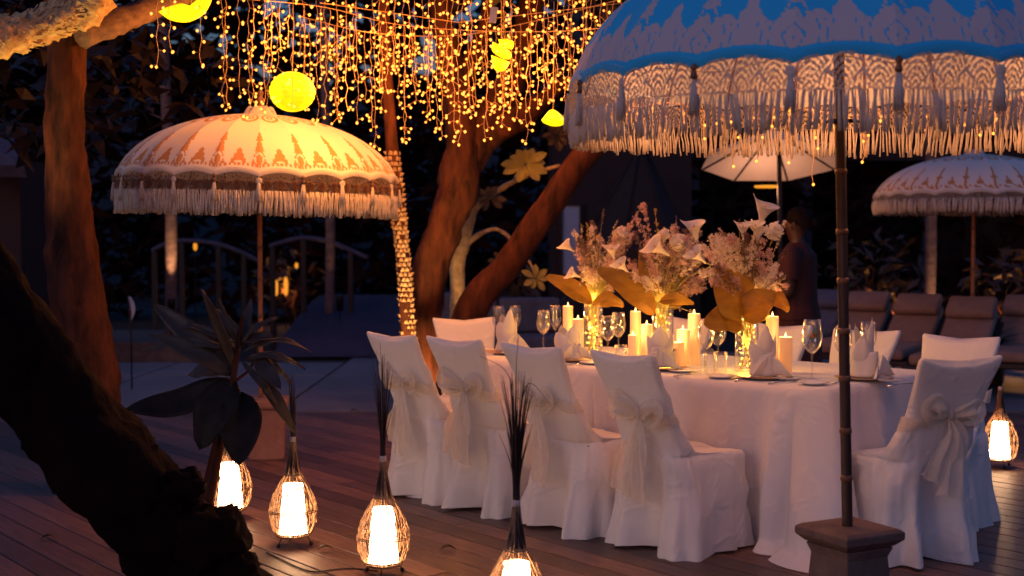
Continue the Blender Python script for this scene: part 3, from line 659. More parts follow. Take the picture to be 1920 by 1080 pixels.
    for i in range(N_):
        Mz = Matrix.Rotation(2*PI*i/N_, 4, 'Z')
        inst(pm_, 'canopy_panel', cen, Mz); inst(bm_, 'rim_band', cen, Mz); inst(lnm, 'lining', cen, Mz)
        tag(inst(nets[i % 3], 'net', cen, Mz), kind='stuff'); tag(inst(frs[(i*2+1) % 3], 'fringe', cen, Mz), kind='stuff')
        inst(rbm, 'rib', cen, Mz); inst(stm, 'strut', cen, Mz @ Matrix.Rotation(PI/N_, 4, 'Z'))
        if tass:
            p = canopy_pt(1, 1, N_, Rr+.01, H); Mt = Mz @ Matrix.Translation(p)
            Mt = Mt @ Matrix.Scale(.82, 4); inst(beadm if i % 2 else discm, 'bead' if i % 2 else 'disc', cen, Mt); tag(inst(tuftm, 'tassel', cen, Mt), kind='stuff')
    # top collar and finial
    if topper:
        mb = MB(); mb.lathe([(.12,H-.012),(.1,H+.01),(.055,H+.03),(.05,H+.05),(.02,H+.055)], 20); mb.build('collar', M['canvas'], cen)
        mb = MB()
        for q in range(7):
            a = 2*PI*q/7; mb.grid(lambda s, t_: Vector((math.cos(a+(s-.5)*.7)*(.05+.06*t_), math.sin(a+(s-.5)*.7)*(.05+.06*t_), H+.045-.05*t_*t_+.018*math.sin(s*PI)*math.sin(t_*PI))), 5, 5)
        mb.build('collar_flap', M['canvas'], cen)
        mb = MB(); mb.lathe([(.018,H+.03),(.022,H+.06),(.012,H+.07),(.026,H+.085),(.03,H+.1),(.012,H+.115),(.018,H+.13),(.02,H+.145),(.006,H+.165),(.004,H+.2)], 14); mb.build('finial', M['wood'], cen)
    # pole with node rings
    top = Vector((lean[0], lean[1], zr+H*.95)); b0 = Vector((0, 0, .03))
    def pt(z): f = (z-.03)/(top.z-.03); return b0.lerp(top, f)
    mb = MB(); mb.tube([pt(.03+(top.z-.03)*k_/10) for k_ in range(11)], pole_r, 12); mb.build('pole', M[pole_m], t0)
    z = .5
    while z < zr-.1:
        mb = MB(); mb.tube([pt(z-.012), pt(z-.005), pt(z+.005), pt(z+.012)], [pole_r*1.02, pole_r*1.16, pole_r*1.16, pole_r*1.02], 12); mb.build('ring', M['wood'], t0); z += R.uniform(.17, .26)
    hz = zr+H*.42; mb = MB(); mb.lathe([(pole_r*1.1,hz-.03),(pole_r*2.1,hz-.025),(pole_r*2.1,hz+.02),(pole_r*1.1,hz+.03)], 16, (lean[0], lean[1], 0)); mb.build('hub', M['wood'], t0)
    return t0, cen
# main parasol
MP = Vector((1.327, 5.0, 0))
mp, mcen = parasol(MP, 'large fringed parasol with blue cloth top on a dark pole beside the table, nearest', 1.03, 2.03, .6, (-.07, 0), .0215, 'pole', N_=20, tilt=(rad(1.7), 0), rot=PI/20*.6, lace=1)
mb = MB(); q = at(1575, 228, 5.0)-MP; mb.lathe([(.02,-.012),(.028,-.01),(.028,.01),(.02,.012)], 14, q); mb.tube([q+Vector((-.055,0,-.002)), q+Vector((-.03,0,.004)), q, q+Vector((.03,0,.004)), q+Vector((.08,0,.0))], [.004,.009,.012,.009,.005], 8); mb.build('catch_pin', M['iron'], mp)
bs = MB(); RB = Matrix.Rotation(rad(28), 4, 'Z')
def sqring(mb, prof, M_=None, rc=.0):
    vs = []; fs = []
    for (h, z) in prof:
        for (x, y) in ((-h,-h),(h,-h),(h,h),(-h,h)): vs.append(M_ @ Vector((x, y, z)) if M_ else Vector((x,y,z)))
    m = len(prof)
    for j_ in range(m-1):
        for i in range(4): fs.append((j_*4+i, j_*4+(i+1)%4, (j_+1)*4+(i+1)%4, (j_+1)*4+i))
    fs.append((3,2,1,0)); fs.append(tuple((m-1)*4+i for i in range(4))); mb.add(vs, fs)
sqring(bs, [(.15,0),(.15,.05),(.115,.07),(.105,.2),(.12,.24)], RB); bs.build('base_block', M['basestone'], mp, False, bevel=.006)
bs = MB(); sqring(bs, [(.12,.243),(.15,.27),(.15,.3),(.13,.312)], RB); bs.build('base_slab', M['basestone'], mp, False, bevel=.005)
# left parasol
LPp = Vector((at(490, 860, 8.47).x, 8.47, 0))
lp, lcen = parasol(LPp, 'fringed parasol glowing orange with painted crowns, standing left beyond the lanterns', .91, 1.85, .42, (.0, 0), .017, 'bamboo', N_=22, net=.085, fr=.145, tilt=(rad(1), rad(1.2)), rot=.05)
bs = MB(); RB = Matrix.Translation((.04,0,0)) @ Matrix.Rotation(rad(8), 4, 'Z'); sqring(bs, [(.115,0),(.12,.33)], RB); bs.build('base_block', M['terracotta'], lp, False, bevel=.008)
bs = MB(); sqring(bs, [(.13,.333),(.142,.35),(.142,.39),(.13,.4)], RB); bs.build('base_slab', M['terracotta'], lp, False, bevel=.006)
# right parasol
RPp = Vector((at(1822, 700, 13).x, 13, 0))
rp_, rcen = parasol(RPp, 'pale fringed parasol far right above the cream sun loungers', .98, 1.9, .42, (0, 0), .02, 'bamboo', N_=22, net=.03, fr=.14, detail=0, tass=False)
bs = MB(); sqring(bs, [(.2,0),(.2,.1),(.12,.16),(.12,.3)]); bs.build('base_block', M['basestone'], rp_, False, bevel=.01)
# plain canvas umbrella with a lamp
cu = empty('canvas_umbrella', Vector((at(1467, 600, 13.2).x, 13.2, 0)), 0, 'plain cream canvas umbrella lit from beneath, tilted, beyond the big parasol', 'umbrella')
mb = MB(); Tl = Matrix.Translation((-.1,0,2.27)) @ Matrix.Rotation(rad(-14), 4, 'X')
def oc(a, b): an = 2*PI*a+PI/8; r = .76*b; return Tl @ Vector((math.cos(an)*r, math.sin(an)*r, .34*(1-b)))
mb.grid(oc, 8, 8, cu=True); o = mb.build('canopy', M['canvas'], cu, False); m_ = o.modifiers.new('t', 'SOLIDIFY'); m_.thickness = .004
for i in range(8):
    mb = MB(); mb.tube([oc(i/8, .05)-Vector((0,0,.02)), oc(i/8, .98)-Vector((0,0,.01))], .009, 5); mb.build('rib', M['frame'], cu)
mb = MB(); mb.tube([(0,0,0), (-.05,0,2.6)], .024, 10); mb.build('pole', M['frame'], cu)
mb = MB(); mb.lathe([(.25,0),(.25,.05),(.05,.08),(.04,.2)], 20); mb.build('base_plate', M['basestone'], cu)
pz = at(1440, 350, 14.3)-cu.location; mb = MB(); mb.lathe([(.01,-.012),(.15,-.01),(.15,.012),(.01,.016)], 20, pz); mb.build('lamp_ring', M['ember'], cu)
lamp(cu.location+Vector((-.12, .16, 2.0)), 9, .08, (1, .42, .22))
# ------------------------------------------------------------------ covered dining chairs
def sup(th, hx, yb, yf, e=.42):
    c, s = math.cos(th), math.sin(th); yc = (yb+yf)/2; hy = (yf-yb)/2
    return hx*math.copysign(abs(c)**e, c), yc+hy*math.copysign(abs(s)**e, s)
CH_RINGS = [(.004,.262,-.29,.262),(.06,.258,-.282,.256),(.13,.25,-.27,.25),(.2,.244,-.246,.24),(.27,.238,-.242,.236),(.34,.232,-.238,.232),(.4,.227,-.236,.228),(.435,.222,-.235,.222),(.452,.212,-.234,.208),
            (.458,.2,-.234,.16),(.461,.2,-.235,.09),(.464,.2,-.236,.02),(.476,.2,-.237,-.045),(.5,.2,-.24,-.09),(.535,.197,-.247,-.125),(.58,.192,-.256,-.155),(.63,.186,-.268,-.182),(.68,.184,-.281,-.205),(.73,.185,-.295,-.226),(.78,.188,-.309,-.245),(.83,.192,-.322,-.262),(.87,.196,-.332,-.274),(.895,.197,-.336,-.282),(.907,.19,-.332,-.29),(.912,.17,-.322,-.3)]
CH_RINGS = [(z, hx, yb-.14*max(0, z-.46), yf-.14*max(0, z-.46)) for z, hx, yb, yf in CH_RINGS]
def chair_mesh(seed):
    rr = random.Random(seed); n = 112; mb = MB(); vs = []
    k1, k2 = rr.uniform(0, 6), rr.uniform(0, 6); hems = rr.uniform(0, 9)
    for (z, hx, yb, yf) in CH_RINGS:
        for i in range(n):
            th = 2*PI*i/n-PI/2; x, y = sup(th, hx, yb, yf, .42 if z < .47 else .5)
            f = max(0, 1-z/.45); an = math.atan2(y, x); L_ = math.hypot(x, y) or 1
            zz = z
            if z < .46:
                off = f*(.022*math.sin(an*8+k1+1.6*math.sin(an*2+k2))+.015*math.sin(an*17+k2)*f)
                d_ = (th+PI/2+PI) % (2*PI)-PI          # 0 at the back centre
                off -= .15*f**.8*math.exp(-(d_/.085)**2)*(1 if z < .42 else .3)
                off += .03*f*math.exp(-((abs(d_)-.2)/.09)**2)
                x += x/L_*off; y += y/L_*off
                zz = z+(.012*math.sin(an*3+hems)*(1 if z < .03 else 0) if z < .03 else 0)
                zz = max(.002, zz)
            elif z > .75:
                q = (z-.75)/.16; xx = abs(x)/.19; zz = z+(.04*xx**2.2-.012)*q; x *= 1+.06*q*xx; y += -.022*q*xx**2
            if .44 < z < .8:                        # sash gathers the cover
                x *= 1-.05*math.exp(-((z-.66)/.04)**2)
            p = Vector((x, y, zz)); w = .007+.008*(1 if .2 < z < .75 else 0)
            # diagonal drag folds from the back corners towards the seat
            dg = math.sin((y*1.2+zz)*38+x*6+k1)*.004*math.exp(-((zz-.46)/.16)**2)
            nn = Vector((x/L_, (y-(yb+yf)/2)/L_, .15))
            ns = fb((x*6+seed*3.1, y*6, zz*5), 1, 4)*w*1.7+fb((x*18+seed, y*18, zz*9), 1, 3)*w*.6
            p += nn*(ns*1.3+dg*1.6)
            vs.append(p)
    m = len(CH_RINGS); fs = []
    for j_ in range(m-1):
        for i in range(n): fs.append((j_*n+i, j_*n+(i+1)%n, (j_+1)*n+(i+1)%n, (j_+1)*n+i))
    c = sum((vs[(m-1)*n+i] for i in range(n)), Vector())/n; b = len(vs); vs.append(c+Vector((0,0,-.004)))
    for i in range(n): fs.append(((m-1)*n+i, (m-1)*n+(i+1)%n, b))
    mb.add(vs, fs); return mb.mesh('cover', M['cover'])
def band_mesh():
    mb = MB()
    def fn(a, b):
        z = .655+.055*(b-.5)*(1+.25*math.sin(a*2*PI*3)); th = 2*PI*a-PI/2; yb = -.268-(z-.63)*.27-.14*(z-.46); yf = -.182-(z-.63)*.4-.14*(z-.46)
        x, y = sup(th, .186*(1.02)+.008, yb-.012, yf+.012, .5); k_ = .004*math.sin(b*22+a*9)
        pinch = math.exp(-((a if a < .5 else a-1)/.035)**2); z = z*(1-pinch*.75)+.668*pinch*.75
        return Vector((x*(1+k_), y-pinch*.006+k_, z-.02*abs(x)/.19))
    mb.grid(fn, 90, 8, cu=True); return mb.mesh('sash', M['sash'])
def ribbon(path, wid, nrm, n=16, m=6, ruf=.012, seed=0):
    pp = smooth_path(path, 6); k_ = len(pp)-1; mb = MB()
    def fn(a, b):
        f = a*k_; i = min(int(f), k_-1); p = pp[i].lerp(pp[i+1], f-i); t = (pp[min(i+1, k_)]-pp[max(i-1, 0)]).normalized()
        sv = t.cross(Vector(nrm)).normalized(); w = lerp1(wid, a); x = b*2-1
        return p+sv*x*w*.5+Vector(nrm)*ruf*math.sin(x*5+a*7+seed)*(.4+a)+Vector((0,0,1))*fb((p.x*9+x, p.z*9, seed), 1, 2)*.012
    mb.grid(fn, n*2, m*2); return mb
def lerp1(v, a):
    f = a*(len(v)-1); i = min(int(f), len(v)-2); return v[i]+(v[i+1]-v[i])*(f-i)
def bow_meshes(seed):
    s = random.Random(seed); Y = -.318; z = .67; out = []
    for sg in (-1, 1):
        a = s.uniform(-.2, .5)
        P_ = [(0,Y,z),(sg*.05,Y-.045,z+.02+.02*a),(sg*.10,Y-.055,z+.03+.04*a),(sg*.115,Y-.03,z+.01+.03*a),(sg*.07,Y-.008,z-.01),(0,Y,z-.005)]
        out.append(('loop', ribbon(P_, [.02,.07,.1,.1,.07,.02], (0,-1,.15), 16, 6, .012, seed+sg)))
        e = s.uniform(.02, .1); l = s.uniform(.27, .4)
        P_ = [(0,Y-.004,z-.005),(sg*.02+e*.2,Y-.03,z-.1),(sg*.04*1.2+e*.3-.04,Y-.02,z-.2),(sg*.055-.05,Y-.01,z-l)]
        out.append(('tail', ribbon(P_, [.02,.07,.1,.13], (0,-1,.1), 18, 6, .016, seed*2+sg)))
    kb_ = MB(); kb_.grid(lambda a, b: Vector((.018*math.cos(2*PI*a)*math.sin(PI*b), Y-.012+.016*math.sin(2*PI*a)*math.sin(PI*b), z+.024*math.cos(PI*b)))*1, 12, 8, cu=True); out.append(('knot', kb_))
    return [(nm, b.mesh(nm, M['sash'])) for nm, b in out]
covers = [chair_mesh(s) for s in (1, 5, 9)]; band = band_mesh(); bows = [bow_meshes(s) for s in (2, 6)]
legm = MB().tube([(0,0,0),(0,0,.44)], [.012,.018], 8).mesh('leg', M['iron'])
CH = [((-.375,7.22), (.72,.69), 'white covered chair with cream bow, leftmost of the near row'),
      ((-.02,6.88), (.72,.69), 'white covered chair with cream bow, second from the left in the near row'),
      ((.385,6.43), (.75,.66), 'white covered chair behind the tall lantern reeds, third from the left in the near row'),
      ((.80,6.0), (.78,.63), 'white covered chair with puffed sash, rightmost and nearest in the near row'),
      ((1.80,5.86), (-.33,.94), 'white covered chair seen from behind at the right end, star-shaped bow on its back'),
      ((-.22,8.05), (.25,-.97), 'white covered chair facing the camera at the far left end of the table'),
      ((.91,8.24), (-.7,-.71), 'white covered chair half hidden by the middle candles on the far side'),
      ((1.37,7.5), (-.7,-.71), 'white covered chair on the far side just right of the right-hand vase'),
      ((1.74,7.02), (-.72,-.69), 'white covered chair on the far side behind the big parasol pole'),
      ((2.15,6.5), (-.62,-.78), 'white covered chair at the far right, its front seen behind the end chair')]
for i, ((x, y), f, lab) in enumerate(CH):
    t = empty('dining_chair', (x, y, 0), math.atan2(f[1], f[0])-PI/2, lab, 'chair', 'white covered dining chairs round the table')
    inst(covers[i % 3], 'cover', t); inst(band, 'sash', t)
    for nm, me in bows[i % 2]:
        o = inst(me, nm, t)
        if i == 4: o.location = (.0,.0,.005); o.rotation_euler = (0,0,0); 
        else: o.scale = (1.0+.08*math.sin(i*2.3), 1.0, 1.12+.09*math.sin(i*3.1)); o.location = (.012*math.sin(i*5.0), .0, -.09+.012*math.sin(i*1.7)); o.rotation_euler = (0, .07*math.sin(i*2.9), 0)
    for (a, b) in ((-.17,-.17),(.17,-.17),(-.17,.17),(.17,.17)): inst(legm, 'leg', t, Matrix.Translation((a, b, 0)))
# ------------------------------------------------------------------ table and cloth
TC = Vector((.976, 7.057, 0)); TR = -PI/4; HX, HY = 1.2, .6
tb_ = empty('banquet_table', TC, TR, 'long banquet table hidden beneath the white floor-length cloth', 'table')
MB().box(-HX+.1, HX-.1, -HY+.1, HY-.1, .72, .745).build('tabletop', M['frame'], tb_, False)
for sx in (-1.05, 1.05):
    for sy in (-.48, .48): MB().tube([(sx, sy, 0), (sx, sy, .72)], .02, 8).build('leg', M['iron'], tb_)
cl = MB(); per = []
rc = .1; segs = [('l', 2*HX-2*rc), ('c', rc*PI/2), ('l', 2*HY-2*rc), ('c', rc*PI/2)]*2
def perim(s_):
    """s_ in metres along the rounded rectangle; start near-left corner going along the near edge"""
    tot = 2*(2*HX-2*rc)+2*(2*HY-2*rc)+2*PI*rc; s_ %= tot
    corners = [(-HX+rc,-HY+rc,-PI/2),(HX-rc,-HY+rc,-PI/2),(HX-rc,HY-rc,0),(-HX+rc,HY-rc,PI/2)]
    dirs = [(1,0),(0,1),(-1,0),(0,-1)]; nrm = [(0,-1),(1,0),(0,1),(-1,0)]; starts = [(-HX+rc,-HY),(HX,-HY+rc),(HX-rc,HY),(-HX,HY-rc)]
    cc = [(HX-rc,-HY+rc),(HX-rc,HY-rc),(-HX+rc,HY-rc),(-HX+rc,-HY+rc)]
    for i in range(4):
        L_ = (2*HX-2*rc) if i % 2 == 0 else (2*HY-2*rc)
        if s_ < L_: return Vector((starts[i][0]+dirs[i][0]*s_, starts[i][1]+dirs[i][1]*s_, 0)), Vector((nrm[i][0], nrm[i][1], 0)), 0, i, s_/L_
        s_ -= L_
        if s_ < rc*PI/2:
            a0 = math.atan2(nrm[i][1], nrm[i][0]); a = a0+s_/rc; n_ = Vector((math.cos(a), math.sin(a), 0)); return Vector((cc[i][0], cc[i][1], 0))+n_*rc, n_, math.sin(s_/(rc*PI/2)*PI), i, s_/(rc*PI/2)
        s_ -= rc*PI/2
    return perim(0)
TOT = 2*(2*HX-2*rc)+2*(2*HY-2*rc)+2*PI*rc
def cloth(a, b):
    s_ = a*TOT; p, n_, cor, side, fr_ = perim(s_)
    if b < .12:
        k_ = b/.12; return Vector((p.x*(.0+k_*.985)*1, p.y*(k_*.985), .757+.0012*fb((p.x*k_*5, p.y*k_*5, 0), 1, 3)))
    if b < .16:
        k_ = (b-.12)/.04; return p*.985+n_*.018*math.sin(k_*PI/2)+Vector((0,0,.757-.02*(1-math.cos(k_*PI/2))))
    k_ = (b-.16)/.84; z = .737*(1-k_)+.003*k_
    L1 = s_
    fold = .028*math.sin(L1*9+1.8*math.sin(L1*2.7))+.014*math.sin(L1*21+1)+.02*fb((L1*4, k_*1.3, 3), 1, 3)
    # deep gathered pleats at the corners
    cs = [2*HX-2*rc+.08, 2*HX-2*rc+2*HY-2*rc+.23, 0, TOT-.1]
    g = 0; deep = 0
    for c_ in cs:
        d_ = ((L1-c_+TOT/2) % TOT)-TOT/2; g += math.exp(-(d_/.22)**2); deep += math.exp(-(d_/.26)**2)*(math.asin(math.sin(d_*27+.6+k_*.8))*.64)
    off = .006+k_**.8*(.025+fold*1.2)+g*k_*.15+deep*.13*k_
    sl = L1-(HX-rc-.16+.0); off -= .06*math.exp(-(sl/.012)**2)*min(1, k_*2)*min(1, k_*2)+(-.018)*math.exp(-((sl-.035)/.03)**2)*k_   # overlap seam of two cloths
    off += .012*math.sin(L1*55)*max(0, .12-k_)*2
    if k_ > .94: off += (k_-.94)*1.1*(1+math.sin(L1*9)); 
    return p*.985+n_*(.018+off)+Vector((0,0,z))
cl.grid(cloth, 620, 60, cu=True)
o = cl.build('tablecloth', M['cloth']); o.location = TC; o.rotation_euler = (0,0,TR); tag(o, 'floor-length white tablecloth with gathered corner pleats over the long table', 'tablecloth')
ZT = .7585
# ------------------------------------------------------------------ things on the table
def vase(px, v, lab, d_=.06, h=.3):
    x, y = colv(px, v); t = empty('glass_vase', (x, y, ZT), 0, lab, 'vase', 'tall glass vases with fairy lights')
    MB().lathe([(.004,.0),(d_,.001),(d_+.001,.01),(d_+.001,h),(d_-.002,h),(d_-.003,.014),(.004,.012)], 36, cap=False).build('glass', M['vglass'], t)
    f = empty('fairy_lights', (x, y, ZT), 0, 'warm fairy lights coiled inside '+lab, 'fairy lights', 'fairy lights in the vases')
    rr = random.Random(px); pts = []; 
    for i in range(90): a = i*.62; r0 = d_*rr.uniform(.25,.85); pts.append((r0*math.cos(a), r0*math.sin(a), .02+(h-.03)*i/90*rr.uniform(.9,1.05)))
    MB().tube(smooth_path(pts, 2), .0008, 3).build('wire', M['wire'], f)
    mb = MB()
    for i in range(0, 90, 1):
        if i % 2 and i < 50 or i >= 50 and i % 3: continue
        mb.lathe([(.0005,-.0055),(.0048,-.0025),(.0048,.0025),(.0005,.0055)], 6, pts[i])
    tag(mb.build('bulb', M['vbulb'], f), kind='stuff')
    lamp((x, y, ZT+.12), 4.0, .03, (1,.48,.06)); lamp((x, y-.02, ZT+h+.04), 2.2, .03, (1,.5,.1)); return Vector((x, y, ZT+h))
def calla(parent, c, tip_dir, size, base, mat='lily'):
    """funnel flower: c mouth centre, stem from base"""
    o0 = parent.location; ax = Vector(tip_dir).normalized(); u_ = ax.cross(Vector((0,1,.1))).normalized(); w_ = ax.cross(u_)
    s = size
    def fn(a, b):
        th = 2*PI*a; r = s*(.05+.10*b+.34*b**3); flare = s*.25*max(0, b-.6)/.4
        lip = math.cos(th)  # long side with the pointed tip
        l = s*(b*1.0+max(0, b-.7)*(.9*max(0, lip)**4+.1*lip)); 
        return Vector(c)-o0+ax*(l-s)+u_*math.cos(th)*(r+flare*.2)+w_*math.sin(th)*r*.9+Vector((0,0,1))*(-.08*s*max(0,b-.8)*5*(1-abs(lip)))*.6
    mb = MB(); mb.grid(fn, 24, 14, cu=True); o = mb.build('calla_lily', M[mat], parent); m_ = o.modifiers.new('t','SOLIDIFY'); m_.thickness = .0012
    b0 = Vector(c)-o0-ax*s; MB().tube([b0, b0+ax*s*.9], [.003,.0045], 6).build('spadix', M['yellowf'], o)
    MB().tube(smooth_path([Vector(base)-o0, (Vector(base)-o0+b0)/2+Vector((0,0,.03)), b0-ax*s*.3, b0+ax*.005], 5), lerpl([.003,.0035,.004,.006], 16), 6).build('flower_stem', M['stem'], o)
def sprig(parent, base, tip, mat, n, spread, fs, rr):
    o0 = parent.location; base = Vector(base)-o0; tip = Vector(tip)-o0
    mid = (base+tip)/2+Vector((rr.uniform(-.02,.02), rr.uniform(-.03,.03), .02)); pp = smooth_path([base, mid, tip], 6); mb = MB(); mb.tube(pp, lerpl([.0022,.0012], len(pp)), 4)
    for i in range(n):
        f = 1-rr.random()**1.3*.5; k_ = f*(len(pp)-1); q = min(int(k_), len(pp)-2); p = pp[q].lerp(pp[q+1], k_-q); sp = spread*(1.25-f*.9)
        p = p+Vector((rr.gauss(0,1), rr.gauss(0,1), rr.gauss(0,1)))*sp*.45
        a = fs*rr.uniform(.6,1.4); e = Euler((rr.uniform(-1.4,1.4), rr.uniform(-1.4,1.4), rr.uniform(0,6.3))).to_matrix(); vs = [p+e@Vector((0,0,-a*.3))]
        for k2 in range(5):
            t_ = 2*PI*k2/5; vs += [p+e@Vector((math.cos(t_-.3)*a*.75, math.sin(t_-.3)*a*.75, a*.1)), p+e@Vector((math.cos(t_)*a*1.15, math.sin(t_)*a*1.15, a*.25)), p+e@Vector((math.cos(t_+.3)*a*.75, math.sin(t_+.3)*a*.75, a*.1))]
        mb.add(vs, [(0,1+3*k2,2+3*k2,3+3*k2) for k2 in range(5)], mi=1)
    mb.build('flower_sprig', [M['stem'], M[mat]], parent)
def arrangement(top, lab, d, callas, leaves, sprigs, clusters, nfill, box, seed):
    t = empty('flower_arrangement', top-Vector((0,0,.02)), 0, lab, 'flowers', 'tall flower arrangements in the vases'); rr = random.Random(seed); o0 = t.location
    mb = MB()
    for i in range(9):
        a = rr.uniform(0, 6.3); mb.tube([Vector((math.cos(a)*.03, math.sin(a)*.03, -.27)), Vector((math.cos(a+2.6)*.02, math.sin(a+2.6)*.02, -.05)), Vector((math.cos(a+2.8)*.04, math.sin(a+2.8)*.04, .06))], .003, 5)
    mb.build('stem', M['stem'], t)
    for (px, py, dx, dz, dy, s) in callas: calla(t, at(px, py, d+dy), (dx, -.35 if dy <= 0 else .2, dz), s, top)
    for (b, e, w, dr, dd, wv) in leaves:
        mb = MB(); leaf(mb, at(b[0], b[1], d+dd*.5)-o0, at(e[0], e[1], d+dd)-o0, w, Vector((rr.uniform(-.3,.3), -.8, .55)), dr, .2, 44, wv, .95, .0009)
        o = mb.build('leaf', M['leafgold'], t); m_ = o.modifiers.new('t','SOLIDIFY'); m_.thickness = .001
        mb = MB(); b3 = at(b[0], b[1], d+dd*.5)-o0; mb.tube([Vector((0,0,-.18)), b3*.5+Vector((0,0,-.02)), b3], .003, 5); mb.build('leaf_stalk', M['stem'], o)
    for (px, py, mt, n, sp, fs) in sprigs: sprig(t, top+Vector((rr.uniform(-.03,.03), rr.uniform(-.03,.03), .0)), at(px, py, d+rr.uniform(-.1,.15)), mt, n, sp, fs, rr)
    x0, x1, y0, y1 = box
    for i in range(nfill):
        px = rr.uniform(x0, x1); py = rr.uniform(y0, y1); mt = rr.choice(['pinkf','creamf','creamf','darkf','pinkf','darkf','creamf'])
        sprig(t, top, at(px, py, d+rr.uniform(-.18,.22)), mt, 80, .05, .009, rr)
    for (px, py, r0, mt) in clusters:     # ball of many small petals
        c = at(px, py, d-.1)-o0; mb = MB()
        for i in range(260):
            v_ = Vector((rr.gauss(0,1), rr.gauss(0,1), rr.gauss(0,1))).normalized(); lump = .62+.5*abs(noise.noise(v_*2.3+Vector((px,py,0)))); p = c+v_*r0*lump*rr.uniform(.9,1.1); a = r0*rr.uniform(.2,.34); v_ = (v_+Vector((rr.gauss(0,.45), rr.gauss(0,.45), rr.gauss(0,.45)))).normalized()
            sv = v_.cross(Vector((.3,.2,1))).normalized(); tv = sv.cross(v_)
            mb.add([p-sv*a*.6-tv*a*.3, p+sv*a*.6-tv*a*.3, p+sv*a*.5+tv*a*.7+v_*a*.5, p-sv*a*.5+tv*a*.7+v_*a*.5], [(0,1,2,3)])
        mb.build('bloom', M[mt], t)
    return t
vt1 = vase(1112, 5.8, 'the leftmost glass vase of the three on the table')
vt2 = vase(1243, 5.75, 'the middle glass vase of the three on the table')
vt3 = vase(1401, 5.55, 'the rightmost glass vase of the three on the table')
arrangement(vt1, 'left flower arrangement with pink filler, callas and a golden leaf pointing left', vt1.y,
    [(1058,458,-.8,.6,-.1,.085),(1068,512,-.9,.35,-.12,.08),(1146,462,-.25,.9,-.15,.10),(1160,492,-.5,.5,-.2,.1)],
    [((1110,568),(1026,516),.12,.12,-.1,.004),((1112,570),(1168,568),.12,.35,-.15,.006),((1118,572),(1096,530),.14,.1,.05,.004),((1120,560),(1150,530),.1,.2,.1,.004)],
    [(1100,418,'yellowf',22,.02,.007),(1132,392,'darkf',34,.016,.006),(1158,412,'creamf',26,.018,.006),(1120,440,'yellowf',18,.02,.009),(1076,430,'creamf',14,.02,.008),(1090,420,'creamf',10,.015,.008),(1205,382,'pinkf',80,.035,.0085),(1180,418,'creamf',30,.02,.006)],
    [(1165,440,.05,'creamf')], 40, (1080,1200,415,530), 3)
arrangement(vt2, 'middle flower arrangement with a pink spike, big white callas and broad golden leaves', vt2.y,
    [(1222,458,-.75,.45,-.2,.13),(1300,418,-.25,.95,-.1,.13),(1300,472,-.6,.5,-.2,.11)],
    [((1228,588),(1124,502),.17,.14,-.12,.004),((1240,580),(1292,520),.16,.1,.15,.004),((1236,566),(1300,566),.08,.3,-.15,.004),((1232,580),(1190,520),.15,.1,.1,.004),((1215,560),(1200,470),.06,.05,-.1,.002),((1262,570),(1245,510),.12,.1,.2,.004)],
    [(1208,384,'pinkf',90,.035,.009),(1228,392,'yellowf',26,.02,.008),(1268,404,'darkf',34,.014,.006),(1245,425,'yellowf',16,.02,.008),(1196,410,'pinkf',60,.03,.008),(1235,530,'creamf',26,.03,.008),(1306,590,'pinkf',20,.02,.007)],
    [(1272,455,.055,'lily'),(1245,440,.035,'lily'),(1234,525,.025,'creamf')], 56, (1175,1350,425,545), 5)
arrangement(vt3, 'right flower arrangement with a tall closed calla and big golden leaves', vt3.y,
    [(1393,420,-.1,1,-.1,.09),(1436,382,.2,1,-.05,.14),(1416,418,-.2,.9,-.05,.1),(1425,425,.2,.9,.1,.1)],
    [((1392,592),(1345,508),.26,.06,-.12,.003),((1390,604),(1322,606),.18,.2,-.15,.008),((1396,600),(1450,545),.18,.2,-.12,.006),((1436,556),(1480,580),.1,.3,-.12,.004),((1400,600),(1375,560),.16,.1,.1,.004),((1405,600),(1440,575),.12,.3,.1,.004)],
    [(1386,412,'darkf',30,.016,.006),(1472,415,'creamf',30,.02,.007),(1460,430,'yellowf',20,.02,.009),(1476,470,'darkf',60,.03,.008),(1470,520,'darkf',60,.03,.008),(1350,430,'pinkf',40,.03,.008)],
    [(1452,435,.05,'lily'),(1343,458,.035,'creamf'),(1372,450,.03,'pinkf')], 54, (1310,1478,432,535), 9)
def candle(px, v, top, r, lab):
    x, y = colv(px, v); s = F/y; h = CAMZ+(457-top)/s-ZT; t = empty('pillar_candle', (x, y, ZT), 0, lab, 'candle', 'pillar candles on the table')
    MB().lathe([(r*.98,0),(r,.004),(r,h-.006),(r*.96,h),(r*.86,h-.002),(r*.8,h-.012),(r*.3,h-.02),(.001,h-.02)], 28, cap=False).build('wax', M['wax'], t)
    MB().tube([(0,0,h-.02),(0,0,h-.004)], .0012, 5).build('wick', M['cable'], t)
    MB().lathe([(.0008,h-.008),(.0055,h-.001),(.006,h+.005),(.0035,h+.014),(.0006,h+.024)], 10).build('flame', M['flame'], t)
    lamp((x, y, ZT+h+.03), 1.0, .012, (1,.48,.14))
for a in ((1065,5.75,574,.031,'tallest candle of the pair left of the leftmost vase'),(1084,5.62,598,.033,'shorter candle of the pair left of the leftmost vase'),(1192,5.78,584,.031,'tallest of three candles left of the middle vase'),
          (1213,5.66,608,.033,'candle just left of the middle vase, second tallest of three'),(1187,5.55,628,.026,'shortest of three candles left of the middle vase'),(1302,5.66,588,.034,'tallest of three candles right of the middle vase'),
          (1281,5.52,618,.036,'middle-height candle right of the middle vase'),(1273,5.42,642,.03,'shortest candle in front of the three right of the middle vase'),(1449,5.6,593,.032,'tallest candle right of the rightmost vase'),(1474,5.5,632,.034,'shorter candle right of the rightmost vase')): candle(*a)
